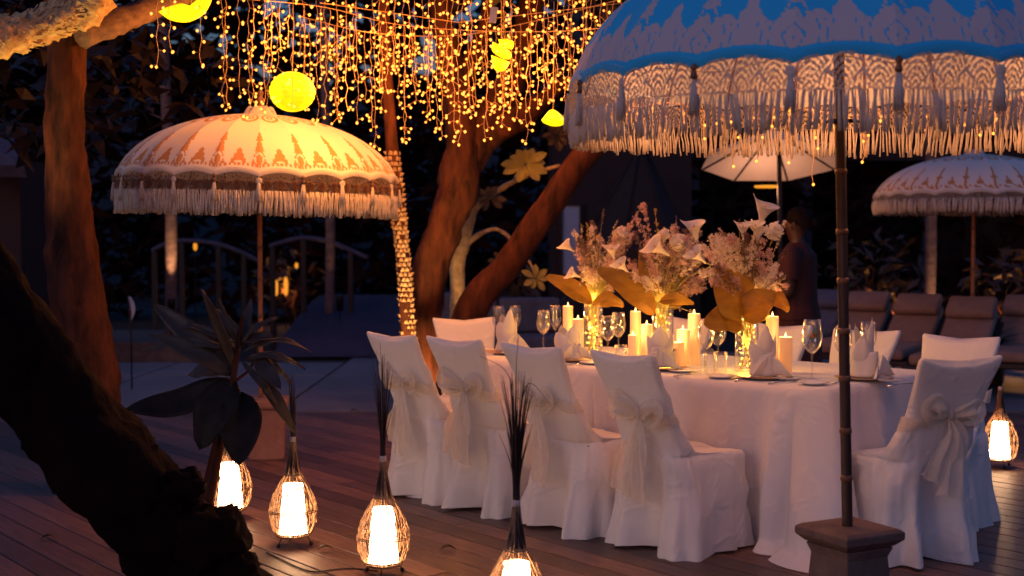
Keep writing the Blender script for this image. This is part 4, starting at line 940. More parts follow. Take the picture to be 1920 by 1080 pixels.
gw = MB().lathe([(.0355,0),(.036,.002),(.012,.006),(.0045,.012),(.004,.1),(.0055,.112),(.02,.124),(.036,.146),(.043,.172),(.0435,.195),(.040,.225),(.036,.262),(.0352,.262),(.0392,.225),(.0425,.195),(.042,.172),(.035,.148),(.019,.126),(.001,.116)], 32, cap=False).mesh('bowl', M['glass'])
gt = MB().lathe([(.026,0),(.028,.002),(.031,.05),(.034,.11),(.0335,.11),(.0305,.05),(.027,.006),(.001,.005)], 28, cap=False).mesh('tumbler', M['glass'])
for (px, v, sc, lab) in ((935,5.75,1,'wine glass behind the leftmost napkin'),(966,5.85,1,'wine glass right behind the leftmost napkin'),(1019,5.6,1,'wine glass left of the two in front of the dark gap beside the left candles'),(1041,5.95,1.02,'wine glass standing behind right of the pair near the left candles'),
    (1140,5.5,.97,'wine glass front one of the pair right of the leftmost vase'),(1160,5.72,1,'wine glass rear one of the pair right of the leftmost vase'),(1325,5.42,1,'wine glass in front of the tallest candle right of the middle vase'),(1347,5.62,1,'wine glass between the middle candles and the rightmost vase'),
    (1524,5.42,1.12,'tall faceted wine glass standing alone left of the parasol pole'),(1582,5.6,1,'wine glass half hidden by the parasol pole'),(1628,5.85,1.02,'wine glass behind the rightmost napkin')):
    x, y = colv(px, v); o = tag(inst(gw, 'wine_glass', None, Matrix.Translation((x, y, ZT)) @ Matrix.Scale(sc, 4)), lab, 'glass', 'wine glasses on the table')
for (px, v, lab) in ((1333,5.3,'short tumbler beside the wine glass in front of the middle candles'),(1352,5.36,'short tumbler left of the rightmost vase'),(1165,5.35,'short tumbler near the wine glasses right of the left vase')):
    x, y = colv(px, v); tag(inst(gt, 'tumbler', None, Matrix.Translation((x, y, ZT))), lab, 'glass', 'tumblers on the table')
def plate(x, y, r, mat, lab, z=ZT, grp='plates on the table'):
    o = MB().lathe([(r*.55,.001),(r*.6,.002),(r*.97,.012),(r,.014),(r*.96,.0155),(r*.62,.006),(.001,.005)], 48, cap=False).build('plate', M[mat]); o.location = (x, y, z); tag(o, lab, 'plate', grp)
def napkin(px, v, h, lab, rz, r=.062, seed=0):
    x, y = colv(px, v); plate(x, y, .14, 'charger', 'brown charger plate under the '+lab, ZT, 'charger plates on the table')
    mb = MB(); rr = random.Random(seed)
    for (az, hh, wd, rb, tilt, sk) in ((-1.3,1.0,1.0,.3,.1,rr.uniform(-.3,.3)), (-.2,.8,.8,.5,.22,.35), (-2.5,.72,.85,.55,.25,-.4), (1.5,.88,.9,.35,.12,rr.uniform(-.4,.4))):
        ca, sa = math.cos(az), math.sin(az); hh *= rr.uniform(.9, 1.0)
        def fn(a_, b_):
            x = a_*2-1; w_ = r*wd*(1-b_**2.4)**.75*(1+.12*math.sin(b_*5+az)); out = r*rb+.02*(1-x*x)*math.sin(b_*PI)+tilt*h*b_*b_*.5-.03*x*x*(1-b_)
            xx = x*w_+sk*r*b_; zz = .018+h*hh*b_*(1-.04*x*x); return Vector((ca*out-sa*xx, sa*out+ca*xx, zz+.004*math.sin(x*7+b_*9)))
        mb.grid(fn, 14, 16)
    cr = [rr.uniform(0, 6.3), rr.uniform(.8, 1.2)]
    def fn2(a_, b_):
        th = 2*PI*a_*1.1; top = h*(.3+.13*abs(math.sin(th*1.0+cr[0]))*cr[1]); rad_ = r*(1.12+.12*math.sin(th*2+cr[0])-.25*b_)+.012*b_*math.sin(th*3+cr[0]); return Vector((math.cos(th)*rad_, math.sin(th)*rad_, .018+top*b_))
    mb.grid(fn2, 60, 8)
    for sg in (-1, 1):      # turned-down flaps at the foot
        mb.grid(lambda a_, b_: Vector((sg*(r*.2+r*1.5*b_), -r*.95-.02*a_-.025*b_, .02+h*.36*(1-b_)*(a_)+.006*math.sin(b_*6))), 8, 8)
    o = mb.build('napkin', M['napkin'], smooth=True); o.location = (x, y, ZT); o.rotation_euler = (0, 0, rz); o.modifiers.new('t','SOLIDIFY').thickness = .0015
    tag(o, lab, 'napkin', 'folded napkins on the table')
napkin(952, 5.42, .27, 'tall peaked napkin at the far left of the table', .6, .068, 1)
napkin(1066, 5.33, .215, 'folded napkin second from the left, beside the left candles', .4, .075, 2)
napkin(1240, 5.31, .235, 'folded napkin in front of the middle vase', -.2, .07, 3)
napkin(1433, 5.31, .265, 'folded napkin in front of the rightmost vase', .2, .068, 4)
napkin(1622, 5.62, .29, 'tall folded napkin at the right end beside the parasol pole', .9, .07, 5)
k_ = 0
for (px, v, lab) in ((1112,5.28,'side plate right of the second napkin'),(1280,5.27,'side plate right of the middle napkin'),(1352,5.17,'small saucer near the edge between the two right napkins'),(1478,5.33,'side plate just right of the rightmost vase napkin'),(1527,5.24,'small saucer in front of the tall lone wine glass'),(1668,5.62,'side plate at the right end by the end chair'),(1000,5.36,'side plate between the two left napkins'),(905,5.42,'side plate at the far left corner of the table')):
    x, y = colv(px, v); plate(x, y, .075, 'china', lab, ZT, 'side plates on the table')
def cutlery(x, y, rz, kind, lab):
    t = empty(kind, (x, y, ZT+.003), rz, lab, kind, 'cutlery on the table')
    MB().tube([(0,-.1,0),(0,-.02,.003),(0,.02,.003)], [.005,.003,.0028], 6).build('handle', M['steel'], t)
    if kind == 'fork':
        mb = MB(); mb.tube([(0,.02,.003),(0,.04,.003)], [.003,.009], 6)
        for q in (-1,0,1): mb.tube([(q*.006,.04,.003),(q*.007,.085,.006)], .0018, 5)
        mb.build('tine', M['steel'], t)
    else: MB().box(-.002,.008,.02,.1,.001,.003).build('blade', M['steel'], t, False)
for (px, v, kind, lab) in ((1085,5.2,'knife','knife lying right of the second napkin plate'),(1290,5.16,'knife','knife lying right of the middle napkin plate'),(1398,5.2,'fork','fork lying left of the plate in front of the right vase'),(1468,5.2,'knife','knife lying right of the plate in front of the right vase'),(1215,5.2,'fork','fork lying left of the middle napkin plate'),(1580,5.42,'fork','fork lying at the foot of the parasol pole side'),(1690,5.5,'knife','knife at the right end of the table near the end chair'),(1048,5.22,'fork','fork lying left of the second napkin plate')):
    x, y = colv(px, v); cutlery(x, y, -PI/4+(.1 if kind == 'fork' else -.1), kind, lab)
for (px, v, r0, lab) in ((1470,5.42,.03,'dark red blossom at the foot of the right candles'),(1262,5.42,.018,'small red blossom beside the middle napkin'),(1078,5.5,.014,'small dark red blossom by the left candles')):
    x, y = colv(px, v); mb = MB(); rr = random.Random(px)
    for i in range(46):
        a = rr.uniform(0, 6.3); e = rr.uniform(.1,1.4); dv = Vector((math.cos(a)*math.cos(e), math.sin(a)*math.cos(e), math.sin(e))); sv = dv.cross(Vector((0,0,1))).normalized()*r0*.3
        mb.add([Vector((0,0,.006)), dv*r0*.6+sv+Vector((0,0,.008)), dv*r0*rr.uniform(1,1.3)+Vector((0,0,.008)), dv*r0*.6-sv+Vector((0,0,.008))], [(0,1,2,3)])
    o = mb.build('red_blossom', M['red']); o.location = (x, y, ZT); tag(o, lab, 'flower')
# ------------------------------------------------------------------ woven floor lanterns
def lantern(x, y, lab, sc=1.0, reeds=34, rtop=.95, spread=.05, seed=0, rz=0, strays=()):
    t = empty('floor_lantern', (x, y, 0), rz, lab, 'lantern', 'woven floor lanterns on the deck'); rr = random.Random(seed)
    prof = [(.05,.078),(.075,.095),(.11,.108),(.16,.113),(.2,.108),(.24,.094),(.28,.074),(.31,.056),(.335,.04),(.36,.03),(.42,.018),(.49,.0125)]
    mb = MB(); n = 88
    for i in range(n):
        a = 2*PI*i/n+rr.uniform(-.035,.035); ph = rr.uniform(0, 6); pts = []
        for (z, r) in prof: pts.append(Vector((math.cos(a+.05*math.sin(z*30+ph))*(r+.0025*math.sin(z*60+ph)), math.sin(a+.05*math.sin(z*30+ph))*(r+.0025*math.sin(z*60+ph)), z)))
        mb.tube(pts, [.0016]*6+[.0016,.0016,.0016,.0018,.002,.002], 3, False)
    o = tag(mb.build('cage', M['rattan'], t), kind='stuff')
    for (z, r, w) in ((.052,.08,.004),(.062,.085,.0035),(.165,.1145,.0022),(.172,.1142,.0018),(.335,.042,.003),(.343,.038,.0025)):
        MB().tube([(math.cos(2*PI*i/40)*r, math.sin(2*PI*i/40)*r, z+.001*math.sin(i)) for i in range(41)], w, 5, False).build('hoop', M['rattan'], t)
    MB().lathe([(.001,.044),(.079,.044),(.08,.05),(.001,.052)], 24).build('base_plate', M['rattan'], t)
    MB().lathe([(.066,.054),(.0655,.06),(.0465,.285),(.046,.29),(.043,.29)], 32, cap=False).build('lamp_shade', M['shade'], t)
    for q in range(3):
        a = 2*PI*q/3+.5; c = (math.cos(a)*.088, math.sin(a)*.088, 0)
        mb = MB(); mb.tube([(math.cos(a)*.07, math.sin(a)*.07, .046), (c[0], c[1], .014)], .0025, 5); mb.lathe([(.001,0.001),(.008,.005),(.0105,.011),(.008,.018),(.001,.022)], 10, c); mb.build('foot', M['iron'], t)
    mb = MB()
    for i in range(reeds):
        a = rr.uniform(0, 6.3); s = spread*rr.random()**.7; h = rtop*rr.uniform(.72,1.0); b = rr.uniform(.004,.012)
        mb.tube(smooth_path([(math.cos(a)*.036, math.sin(a)*.036, .335), (math.cos(a)*b, math.sin(a)*b, .5), (math.cos(a)*(b+s*.25), math.sin(a)*(b+s*.25), .5+(h-.5)*.55), (math.cos(a)*(b+s), math.sin(a)*(b+s), h)], 4), lerpl([.003,.0026,.0019,.0006], 13), 4)
    for (dx, z1, dx2, z2) in strays:
        mb.tube(smooth_path([(0,0,.5),(dx*.25,0,z1-.12),(dx,0,z1),(dx2,0,z2)], 5), lerpl([.0018,.0015,.0006], 16), 4)
    tag(mb.build('reed_plume', M['reed'], t), kind='stuff')
    MB().lathe([(.0125,.488),(.0145,.49),(.0145,.512),(.0125,.514)], 12).build('binding', M['tape'], t)
    return t
for (px, py, lab, rt, sp, seed, nr, strays) in ((432,972,'lit woven lantern partly hidden behind the drooping leaves, furthest left',.8,.02,1,24,()),(550,1022,'lit woven lantern second from the left with a thin straight plume',.82,.014,2,26,()),
    (719,1078,'lit woven lantern in front of the leftmost chair with a curved reed plume',.97,.045,3,44,((.02,.95,.03,1.0),)),(968,1206,'lit woven lantern nearest the camera, cut by the bottom edge, with a wide loose plume',.98,.06,4,60,((-.05,.93,-.13,.85),(.04,.97,.14,1.02),(.0,1.0,-.01,1.1),(-.02,.86,-.045,.93)))):
    p = onz(px, py); lantern(p.x, p.y, lab, rtop=rt, spread=sp, seed=seed, reeds=nr, strays=strays, rz=seed*.7)
p = onz(1874, 876); lantern(p.x, p.y, 'lit woven lantern on the deck at the right edge behind the chairs', rtop=.5, spread=.01, seed=8, reeds=10)
# power cable on the deck
a = onz(690, 1062); b = onz(600, 1078)
o = MB().tube(smooth_path([onz(708,1070,.004), onz(660,1066,.004), onz(625,1068,.004), onz(590,1072,.004), onz(560,1064,.004), onz(520,1045,.004), onz(500,1036,.004)], 8), .0035, 6).build('power_cable', M['cable']); tag(o, 'thin black cable snaking over the deck to the lantern near the leftmost chair', 'cable')
for (px, py, lab) in ((470,1048,'dry curled leaf on the deck left of the second lantern'),(90,1010,'dry leaf on the pale deck boards at the lower left'),(840,1030,'dry leaf on the deck between the two nearest lanterns'),(610,1030,'small dry brown leaf on the deck beside the second lantern'),(664,772,'dark dry leaf litter on the terrace left of the leftmost chair')):
    p = onz(px, py, .01); mb = MB(); leaf(mb, (-.035,0,0), (.04,.01,.004), .035, Vector((0,0,1)), .3, .5, 6); o = mb.build('dry_leaf', M['leafbrown']); o.location = p; o.modifiers.new('t','SOLIDIFY').thickness = .001; tag(o, lab, 'leaf')
# ------------------------------------------------------------------ hanging icicle lights
def bulb(mb, p, r=.0078): mb.lathe([(r*.2,-r*1.1),(r,-r*.3),(r*.9,r*.5),(r*.2,r*1.1)], 6, p)
def curtain(wire, xs, bot, d, lab, seed, gapx=15, r=.0076, dens=1.0):
    r *= 1.03; gapx *= .88
    rr = random.Random(seed); pp = [at(x, y, dd) for x, y, dd in wire]; pp = smooth_path(pp, 8); o0 = pp[0]
    t = empty('icicle_lights', o0, 0, lab, 'string lights', 'icicle light strings over the table')
    MB().tube([p-o0 for p in pp], .002, 5).build('wire', M['wire'], t)
    def wp(px):
        for i in range(len(pp)-1):
            a, b = pp[i], pp[i+1]; pa = 960+F*a.x/a.y; pb = 960+F*b.x/b.y
            if pa <= px <= pb: return a.lerp(b, (px-pa)/(pb-pa))
        return None
    px = xs[0]
    while px < xs[1]:
        p = wp(px); px += gapx*rr.uniform(.5,1.5)*(1.6 if px < 470 else 1)
        if p is None: continue
        yb = bot(px)*rr.choice((1, .95, .85, .7, .6, .45)) if dens >= 1 else bot(px)*rr.uniform(.5,1)
        zt = at(px, yb, p.y).z
        if zt > p.z-.12: continue
        pts = [p-o0]; q = p-o0; z = q.z; sg = rr.choice((-1,1)); mbb = MB(); mbs = MB()
        while z > zt-o0.z:
            z -= rr.uniform(.05,.075); sg = -sg; q = Vector((pts[0].x+sg*rr.uniform(.001,.013)+(pts[-1].x-pts[0].x)*.7, pts[0].y+rr.uniform(-.006,.006), z)); pts.append(q)
            a = rr.uniform(-.5,.5)+(PI if sg < 0 else 0); l = rr.uniform(.012,.034); e = q+Vector((math.cos(a)*l, math.sin(a)*.004, -abs(rr.gauss(0,.012))+.003))
            mbs.tube([q, e], .0013, 3); bulb(mbb, e, r*rr.uniform(.85,1.1))
            if rr.random() < .16:
                e2 = q+Vector((-math.cos(a)*l*1.6, 0, -.035)); mbs.tube([q, e2], .0013, 3); bulb(mbb, e2, r)
        if len(pts) < 2: continue
        pts.append(pts[-1]+Vector((rr.uniform(-.015,.015),0,-.02))); bulb(mbb, pts[-1], r)
        mbs.tube(smooth_path(pts, 3), .0015, 3)
        s = mbs.build('strand', M['wire'], t); tag(mbb.build('bulb', M['bulb'], s), kind='stuff')
    return t
def botA(px): return lerp1([60,175,165,215,185,240,250,255,272,250,262,240,170,90], max(0, min(1, (px-290)/900)))
curtain([(290,-40,7.0),(500,-20,7.1),(760,-15,7.2),(1000,-20,7.3),(1260,-60,7.4)], (300,1200), lambda p: botA(p), 7.2, 'nearest icicle light string with the longest strands over the table', 1, 27)
curtain([(420,-5,8.0),(600,12,8.0),(740,45,8.0),(900,58,8.0),(1060,58,8.0),(1180,45,8.0),(1300,20,8.0)], (425,1250), lambda p: botA(p)*.93, 8, 'icicle light string whose thin sagging wire crosses the middle of the curtain', 2, 25, .0072)
curtain([(560,30,8.8),(700,62,8.8),(860,66,8.8),(1000,40,8.8),(1120,10,8.8),(1220,-15,8.8)], (565,1190), lambda p: botA(p)*.8, 8.8, 'farthest icicle light string behind the other two', 3, 26, .0068)
curtain([(640,-30,7.7),(800,-20,7.7),(960,-25,7.7),(1150,-45,7.7)], (650,1130), lambda p: botA(p)*.75, 7.7, 'icicle light string hanging between the nearest and the middle one', 4, 31)
curtain([(1780,-30,7.6),(1860,-10,7.6),(1930,10,7.6),(1990,30,7.6)], (1840,1985), lambda p: 60, 7.6, 'short icicle light string at the top right corner above the parasol', 5, 14)
# guy wires that carry the curtains
o = MB().tube([at(600,5,7.9), at(860,42,7.9), at(1300,-10,7.9)], .002, 5).build('carrier_wire', M['wire']); tag(o, 'thin bare wire crossing the light curtain from left to right', 'wire')
for (px, py, dd, e) in ((400,90,7.2,4),(520,60,7.9,14),(655,150,7.5,22),(760,130,7.4,12),(880,130,8.2,12),(1000,130,7.3,12),(1100,120,8.0,10),(700,30,8.8,16),(900,30,9.3,20),(740,170,9.4,14)):
    p = at(px, py, dd); lamp(p, e*1.25, .12, (1,.3,.045))
# lights strung inside the large parasol
pu = empty('parasol_lights', MP+Vector((-.07,0,1.9)), 0, 'warm string lights wound inside the big blue-topped parasol', 'string lights'); rr = random.Random(44); o0 = pu.location
rg = [Vector((math.cos(a)*.86, math.sin(a)*.86, .12+.02*math.sin(a*9))) for a in [2*PI*i/80 for i in range(81)]]
MB().tube(rg, .002, 4, False).build('wire', M['wire'], pu)
for i in range(0, 80):
    if rg[i].y < .1 or rr.random() < .2: continue
    p = rg[i]; l = rr.choice((.04,.08,.12,.06,.03)); q = [p, p+Vector((rr.uniform(-.01,.01),0,-l*.5)), p+Vector((rr.uniform(-.015,.015),0,-l))]
    s = MB().tube(q, .0016, 4).build('strand', M['wire'], pu); mb = MB(); bulb(mb, q[1]+Vector((.008,0,0)), .006); bulb(mb, q[2], .006); tag(mb.build('bulb', M['bulb'], s), kind='stuff')
for (px, y0, y1, dd) in ((1378,255,312,5.85),(1424,265,302,5.9),(1480,250,305,5.9),(1526,262,346,5.8),(1624,255,304,5.8)):
    a = at(px, y0-60, dd)-o0; b = at(px-4, y1, dd)-o0; n = 6; pts = [a.lerp(b, k_/n)+Vector((rr.uniform(-.008,.008),0,0)) for k_ in range(n+1)]; s = MB().tube(smooth_path(pts, 3), .0018, 4).build('strand', M['wire'], pu)
    mb = MB(); bulb(mb, pts[-1], .0065); bulb(mb, pts[3]+Vector((.02,0,-.01)), .006); bulb(mb, pts[1]+Vector((-.015,0,0)), .006); tag(mb.build('bulb', M['bulb'], s), kind='stuff')
for i in range(6):
    a = 2*PI*i/6+.3; lamp(MP+Vector((-.07+math.cos(a)*.7, math.sin(a)*.7, 2.0)), 5.5 if math.sin(a) > 0 else .35, .05, (1,.38,.15))
# ------------------------------------------------------------------ yellow paper lanterns
c = at(548, 172, 7.4); q = empty('round_lantern', c, 0, 'round bright yellow paper lantern hanging above the orange-lit parasol', 'lantern'); mb = MB()
mb.grid(lambda a, b: Vector((math.cos(2*PI*a)*math.sin(PI*b)*.131*(1+.014*math.sin(b*75)), math.sin(2*PI*a)*math.sin(PI*b)*.131*(1+.014*math.sin(b*75)), math.cos(PI*b)*.115)), 40, 60, cu=True); mb.build('shade', M['yellow'], q)
MB().tube([(0,0,.11),(.01,0,.35),(0,0,.75)], .002, 5).build('cord', M['wire'], q); mb = MB(); bulb(mb, (0,-.132,.03), .012)
for i in range(8): a = R.uniform(-1.2,1.2); e = R.uniform(-.8,.8); bulb(mb, (math.sin(a)*math.cos(e)*.134, -math.cos(a)*math.cos(e)*.134, math.sin(e)*.117), .005)
tag(mb.build('bulb', M['bulb'], q), kind='stuff')
def slab_shape(name, pts, d, th, lab, cord=.5):
    c = sum((at(x, y, d) for x, y in pts), Vector())/len(pts); t = empty(name, c, 0, lab, 'lantern'); pp = smooth_path([at(x, y, d)-c for x, y in pts+[pts[0]]], 5)[:-1]; n = len(pp); mb = MB(); vs = []
    for (k_, y) in ((.0,-th),(.55,-th*.85),(.85,-th*.5),(1,0),(.85,th*.5),(.55,th*.85),(.0,th)): vs += [Vector((p.x*k_, y, p.z*k_)) for p in pp]
    mb.add(vs, [(j_*n+i, j_*n+(i+1)%n, (j_+1)*n+(i+1)%n, (j_+1)*n+i) for j_ in range(6) for i in range(n)]); mb.build('shade', M['yellow'], t)
    MB().tube([(0,0,.0),(.005,0,cord)], .002, 5).build('cord', M['wire'], t); return t
slab_shape('whale_lantern', [(297,22),(312,14),(338,7),(358,12),(372,17),(386,4),(392,-12),(396,-14),(397,0),(386,22),(368,36),(345,42),(318,37)], 7.1, .05, 'yellow crescent-shaped lantern with an upturned tail at the top left', .4)
sw = empty('spiral_lantern', at(940, 104, 7.35), 0, 'yellow lantern of three stacked slanting pieces hanging in the light curtain', 'lantern'); o0 = sw.location
for pts in ([(934,74),(948,73),(963,78),(960,92),(948,88),(938,82)], [(924,78),(936,84),(956,96),(957,110),(940,108),(923,95)], [(921,103),(938,110),(953,116),(950,128),(938,134),(926,128)]):
    c = sum((at(x, y, 7.35) for x, y in pts), Vector())/len(pts); pp = smooth_path([at(x, y, 7.35)-c for x, y in pts+[pts[0]]], 4)[:-1]; n = len(pp); mb = MB(); vs = []; th = .045
    for (k_, y) in ((0,-th),(.7,-th*.8),(1,0),(.7,th*.8),(0,th)): vs += [c-o0+Vector((p.x*k_, y, p.z*k_)) for p in pp]
    mb.add(vs, [(j_*n+i, j_*n+(i+1)%n, (j_+1)*n+(i+1)%n, (j_+1)*n+i) for j_ in range(4) for i in range(n)]); mb.build('shade', M['yellow'], sw)
MB().tube([(0,0,.1),(.0,0,.5)], .002, 5).build('cord', M['wire'], sw)
slab_shape('cap_lantern', [(1015,225),(1035,205),(1058,222),(1056,234),(1038,237),(1020,231)], 7.6, .06, 'small yellow fan-shaped lantern against the left edge of the big parasol', .7)
o = MB().box(-.02,.02,-.002,.002,-.045,.045).build('paper_tag', M['fringe'], None, False, bevel=.003); o.location = at(925, 28, 7.25); o.rotation_euler = (0,.15,0); tag(o, 'small pale paper tag hanging in the light curtain above the stacked lantern', 'tag')
# ------------------------------------------------------------------ sun loungers, sofa
def cush(x0, x1, y0, y1, z0, z1, name, mat, par, M_=None):
    o = MB().box(x0, x1, y0, y1, z0, z1, M_).build(name, M[mat], par, True); b = o.modifiers.new('b','BEVEL'); b.width = min(.04, (z1-z0)*.42); b.segments = 4; return o
def lounger(x, y, f, lab, mat='cushion'):
    t = empty('sun_lounger', (x, y, 0), math.atan2(f[1], f[0])-PI/2, lab, 'sun lounger', 'cushioned sun loungers behind the table')
    MB().box(-.29,.29,-.35,1.35,.26,.31).build('frame', M['frame'], t, False, bevel=.01)
    for a in (-.28,.28):
        for b in (-.28,1.28): MB().box(a-.03,a+.03,b-.03,b+.03,0,.26).build('leg', M['frame'], t, False)
    cush(-.24,.24,.12,1.33,.315,.42,'seat_cushion',mat,t)
    Mb_ = Matrix.Translation((0,.1,.34)) @ Matrix.Rotation(rad(-30), 4, 'X')
    cush(-.24,.24,-.7,.02,.0,.11,'back_cushion',mat,t,Mb_); cush(-.235,.235,-.76,-.44,.112,.21,'head_pillow',mat,t,Mb_)
    MB().box(-.3,.3,-.6,.0,-.03,-.004,Mb_).build('back_frame', M['frame'], t, False)
fd = Vector((-.5, -.86))
for (px, d, lab, mt) in ((1530,14.6,'bluish sun lounger half hidden behind the red-shirted person','sofa'),(1612,14.0,'cream sun lounger crossed by the big parasol pole','cushion'),(1708,13.3,'cream sun lounger in the middle of the row, left of the far parasol pole','cushion'),(1810,12.6,'cream sun lounger just left of the far parasol pole','cushion'),(1918,13.0,'cream sun lounger cut by the right edge','cushion')):
    x = (px-960)/F*d; lounger(x, d, fd, lab, mt)
sf = empty('outdoor_sofa', (at(925, 560, 13.5).x, 13.5, 0), .12, 'low blue-grey outdoor sofa behind the trees and the left end of the table', 'sofa')
MB().box(-.62,.75,-.35,.4,.08,.3).build('frame', M['frame'], sf, False, bevel=.01)
for a in (-.56,.7):
    for b in (-.3,.35): MB().box(a-.03,a+.03,b-.03,b+.03,-.0,.08).build('leg', M['frame'], sf, False)
for i in range(2): cush(-.6+i*.68, .06+i*.68, -.35, .28, .305, .46, 'seat_cushion', 'sofa', sf); cush(-.6+i*.68, .06+i*.68, .16, .36, .47, .9-.06*i, 'back_cushion', 'sofa', sf, Matrix.Identity(4))
sf2 = empty('daybed', (at(870, 600, 11.9).x, 11.9, 0), .1, 'low bluish daybed with a raised end between the two reddish trunks', 'daybed')
MB().box(-.4,.8,-.4,.4,.06,.26).build('frame', M['frame'], sf2, False, bevel=.01); cush(-.4,.8,-.4,.4,.265,.4,'seat_cushion','sofa',sf2); cush(-.4,-.1,-.38,.38,.405,.58,'head_pillow','sofa',sf2)
for a in (-.35,.75):
    for b in (-.33,.33): MB().box(a-.03,a+.03,b-.03,b+.03,-.0,.06).build('leg', M['frame'], sf2, False)
# low plants behind the loungers and the kerb
for i, (px, d, h, lab) in enumerate(((1855,12.9,.55,'dark leafy potted plant beside the far parasol pole'),(1600,16.6,.5,'dark leafy plant behind the lounger crossed by the pole'),(1880,14.8,.6,'dark leafy plant behind the rightmost loungers'))):
    p = Vector(((px-960)/F*d, d, 0)); t = empty('potted_plant', p, 0, lab, 'plant'); MB().lathe([(.1,0),(.15,.02),(.17,.24),(.18,.26),(.15,.26),(.14,.22),(.01,.2)], 20).build('pot', M['terracotta'], t)
    for k_ in range(22):
        a = R.uniform(0, 6.3); e = R.uniform(.2,1.3); dv = Vector((math.cos(a)*math.cos(e), math.sin(a)*math.cos(e), math.sin(e))); mb = MB(); leaf(mb, Vector((0,0,.2))+dv*.08, Vector((0,0,.22))+dv*h*R.uniform(.6,1), .07, Vector((0,0,1)), .3, .3, 7); mb.build('leaf', M['leafdark'], t)
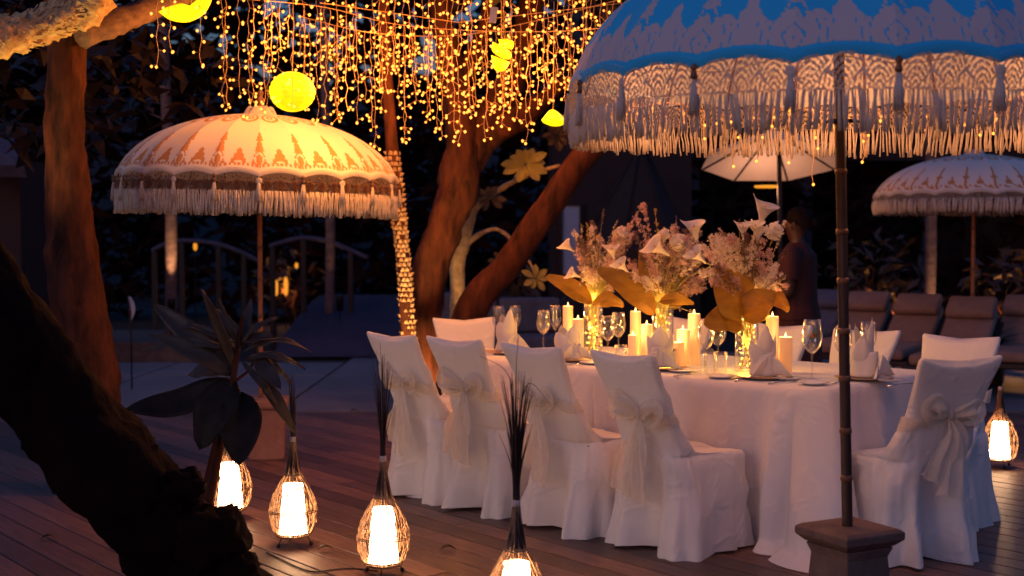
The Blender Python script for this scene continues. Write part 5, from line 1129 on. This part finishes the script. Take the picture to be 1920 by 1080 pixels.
# ------------------------------------------------------------------ person in dark red behind the table
def person():
    X = at(1496, 457, 8.9).x; t = empty('person', (X, 8.9, 0), rad(62), 'person in dark red shirt and skirt standing behind the flowers with hands at the waist', 'person')
    J = {}; V = []; E = []; Rr = []
    def j(n, p, r, par=None):
        J[n] = len(V); V.append(p); Rr.append(r)
        if par: E.append((J[par], J[n]))
    j('pelvis',(0,0,.93),(.145,.11)); j('waist',(0,0,1.08),(.115,.09),'pelvis'); j('chest',(0,.01,1.24),(.14,.1),'waist'); j('upchest',(0,0,1.34),(.12,.085),'chest'); j('neck',(0,.0,1.42),(.047,.047),'upchest')
    j('skull0',(0,.015,1.475),(.055,.06),'neck'); j('skull1',(0,.02,1.54),(.072,.088),'skull0'); j('skull2',(0,.01,1.6),(.062,.075),'skull1')
    for s in (-1, 1):
        n = 'l' if s < 0 else 'r'
        j(n+'sh',(s*.165,0,1.345),(.052,.052),'upchest'); j(n+'el',(s*.21,.0,1.08),(.038,.04),n+'sh'); 
        j(n+'wr',(s*.12,.2,1.0),(.026,.03),n+'el'); j(n+'pa',(s*.07,.26,1.01),(.03,.018),n+'wr')
        j(n+'hip',(s*.09,0,.86),(.092,.1),'pelvis'); j(n+'kn',(s*.1,.01,.48),(.062,.066),n+'hip'); j(n+'an',(s*.1,-.02,.09),(.038,.042),n+'kn'); j(n+'to',(s*.11,.12,.03),(.04,.028),n+'an')
    me = bpy.data.meshes.new('body'); me.from_pydata(V, E, []); o = bpy.data.objects.new('body', me); col.objects.link(o); o.parent = t; me.materials.append(M['skin'])
    m = o.modifiers.new('skin','SKIN'); m.use_smooth_shade = True
    for i, s in enumerate(me.skin_vertices[0].data): s.radius = Rr[i]; s.use_root = (i == 0)
    o.modifiers.new('sub','SUBSURF').render_levels = 2
    for s in (-1, 1):
        for k_ in range(5):
            a = Vector((s*(.075-.018*(k_ == 4)), .262, 1.01-.011*(k_-2))) ; L_ = (.055,.065,.07,.062,.04)[k_]; dr = Vector((-s*.8, .45, -.15))
            MB().tube([a, a+dr*L_*.5, a+dr*L_*.8+Vector((-s*.005,-.01,-.012)), a+dr*L_+Vector((0,-.02,-.02))], [.0085,.0085,.0075,.006], 8).build('finger', M['skin'], o)
    # clothes
    def ringm(rings, n=28):
        mb = MB(); mb.grid(lambda a, b: (lambda q: Vector((math.cos(2*PI*a)*q[0]*(1+.03*math.sin(a*2*PI*6+q[2]*9)), q[3]+math.sin(2*PI*a)*q[1]*(1+.03*math.sin(a*2*PI*5)), q[2])))([lerp1([r_[k_] for r_ in rings], b) for k_ in range(4)]), n, 24, cu=True); return mb
    ringm([(.19,.16,.9,0),(.165,.135,1.02,0),(.158,.13,1.12,0),(.178,.14,1.24,.01),(.175,.125,1.34,0),(.1,.08,1.405,0),(.058,.058,1.43,0)]).build('shirt', M['shirt'], t)
    ringm([(.2,.2,.12,0),(.19,.18,.4,0),(.19,.17,.7,0),(.185,.155,.88,0),(.165,.135,.96,0)]).build('skirt', M['shirt'], t)
    for s in (-1, 1): MB().tube([(s*.12,0,1.36),(s*.175,0,1.34),(s*.2,0,1.24),(s*.212,0,1.17)], [.06,.07,.066,.064], 14, False).build('sleeve', M['shirt'], t)
    h = MB(); h.grid(lambda a, b: Vector((.083*math.cos(2*PI*a)*math.sin(PI*b*.62+.01), -.004+.1*math.sin(2*PI*a)*math.sin(PI*b*.62+.01)-.02*b, 1.575+.1*math.cos(PI*b*.62)-.02*(1 if math.sin(2*PI*a) < 0 else -.6)*b)), 24, 14, cu=True); h.build('hair', M['hair'], t)
    MB().grid(lambda a, b: Vector((.035*math.cos(2*PI*a)*math.sin(PI*b), -.115+.03*math.sin(2*PI*a)*math.sin(PI*b), 1.56+.035*math.cos(PI*b))), 14, 10, cu=True).build('hair_bun', M['hair'], t)
    for s in (-1, 1):
        MB().lathe([(.001,-.004),(.008,-.002),(.009,.002),(.001,.004)], 10, (s*.028,.098,1.555)).build('eye', M['china'], t)
        MB().tube([(s*.012,.107,1.575),(s*.03,.108,1.58),(s*.045,.098,1.574)], .003, 5).build('eyebrow', M['hair'], t)
        MB().grid(lambda a, b: Vector((s*(.078+.008*math.sin(PI*b)), .01+.018*math.cos(2*PI*a)*math.sin(PI*b), 1.54+.03*math.cos(PI*b))), 8, 6, cu=True).build('ear', M['skin'], t)
    MB().tube([(0,.1,1.565),(0,.118,1.53),(0,.112,1.52)], [.007,.012,.008], 8).build('nose', M['skin'], t)
    MB().tube([(-.022,.095,1.497),(0,.106,1.499),(.022,.095,1.497)], [.003,.006,.003], 6).build('mouth', M['red'], t)
person()
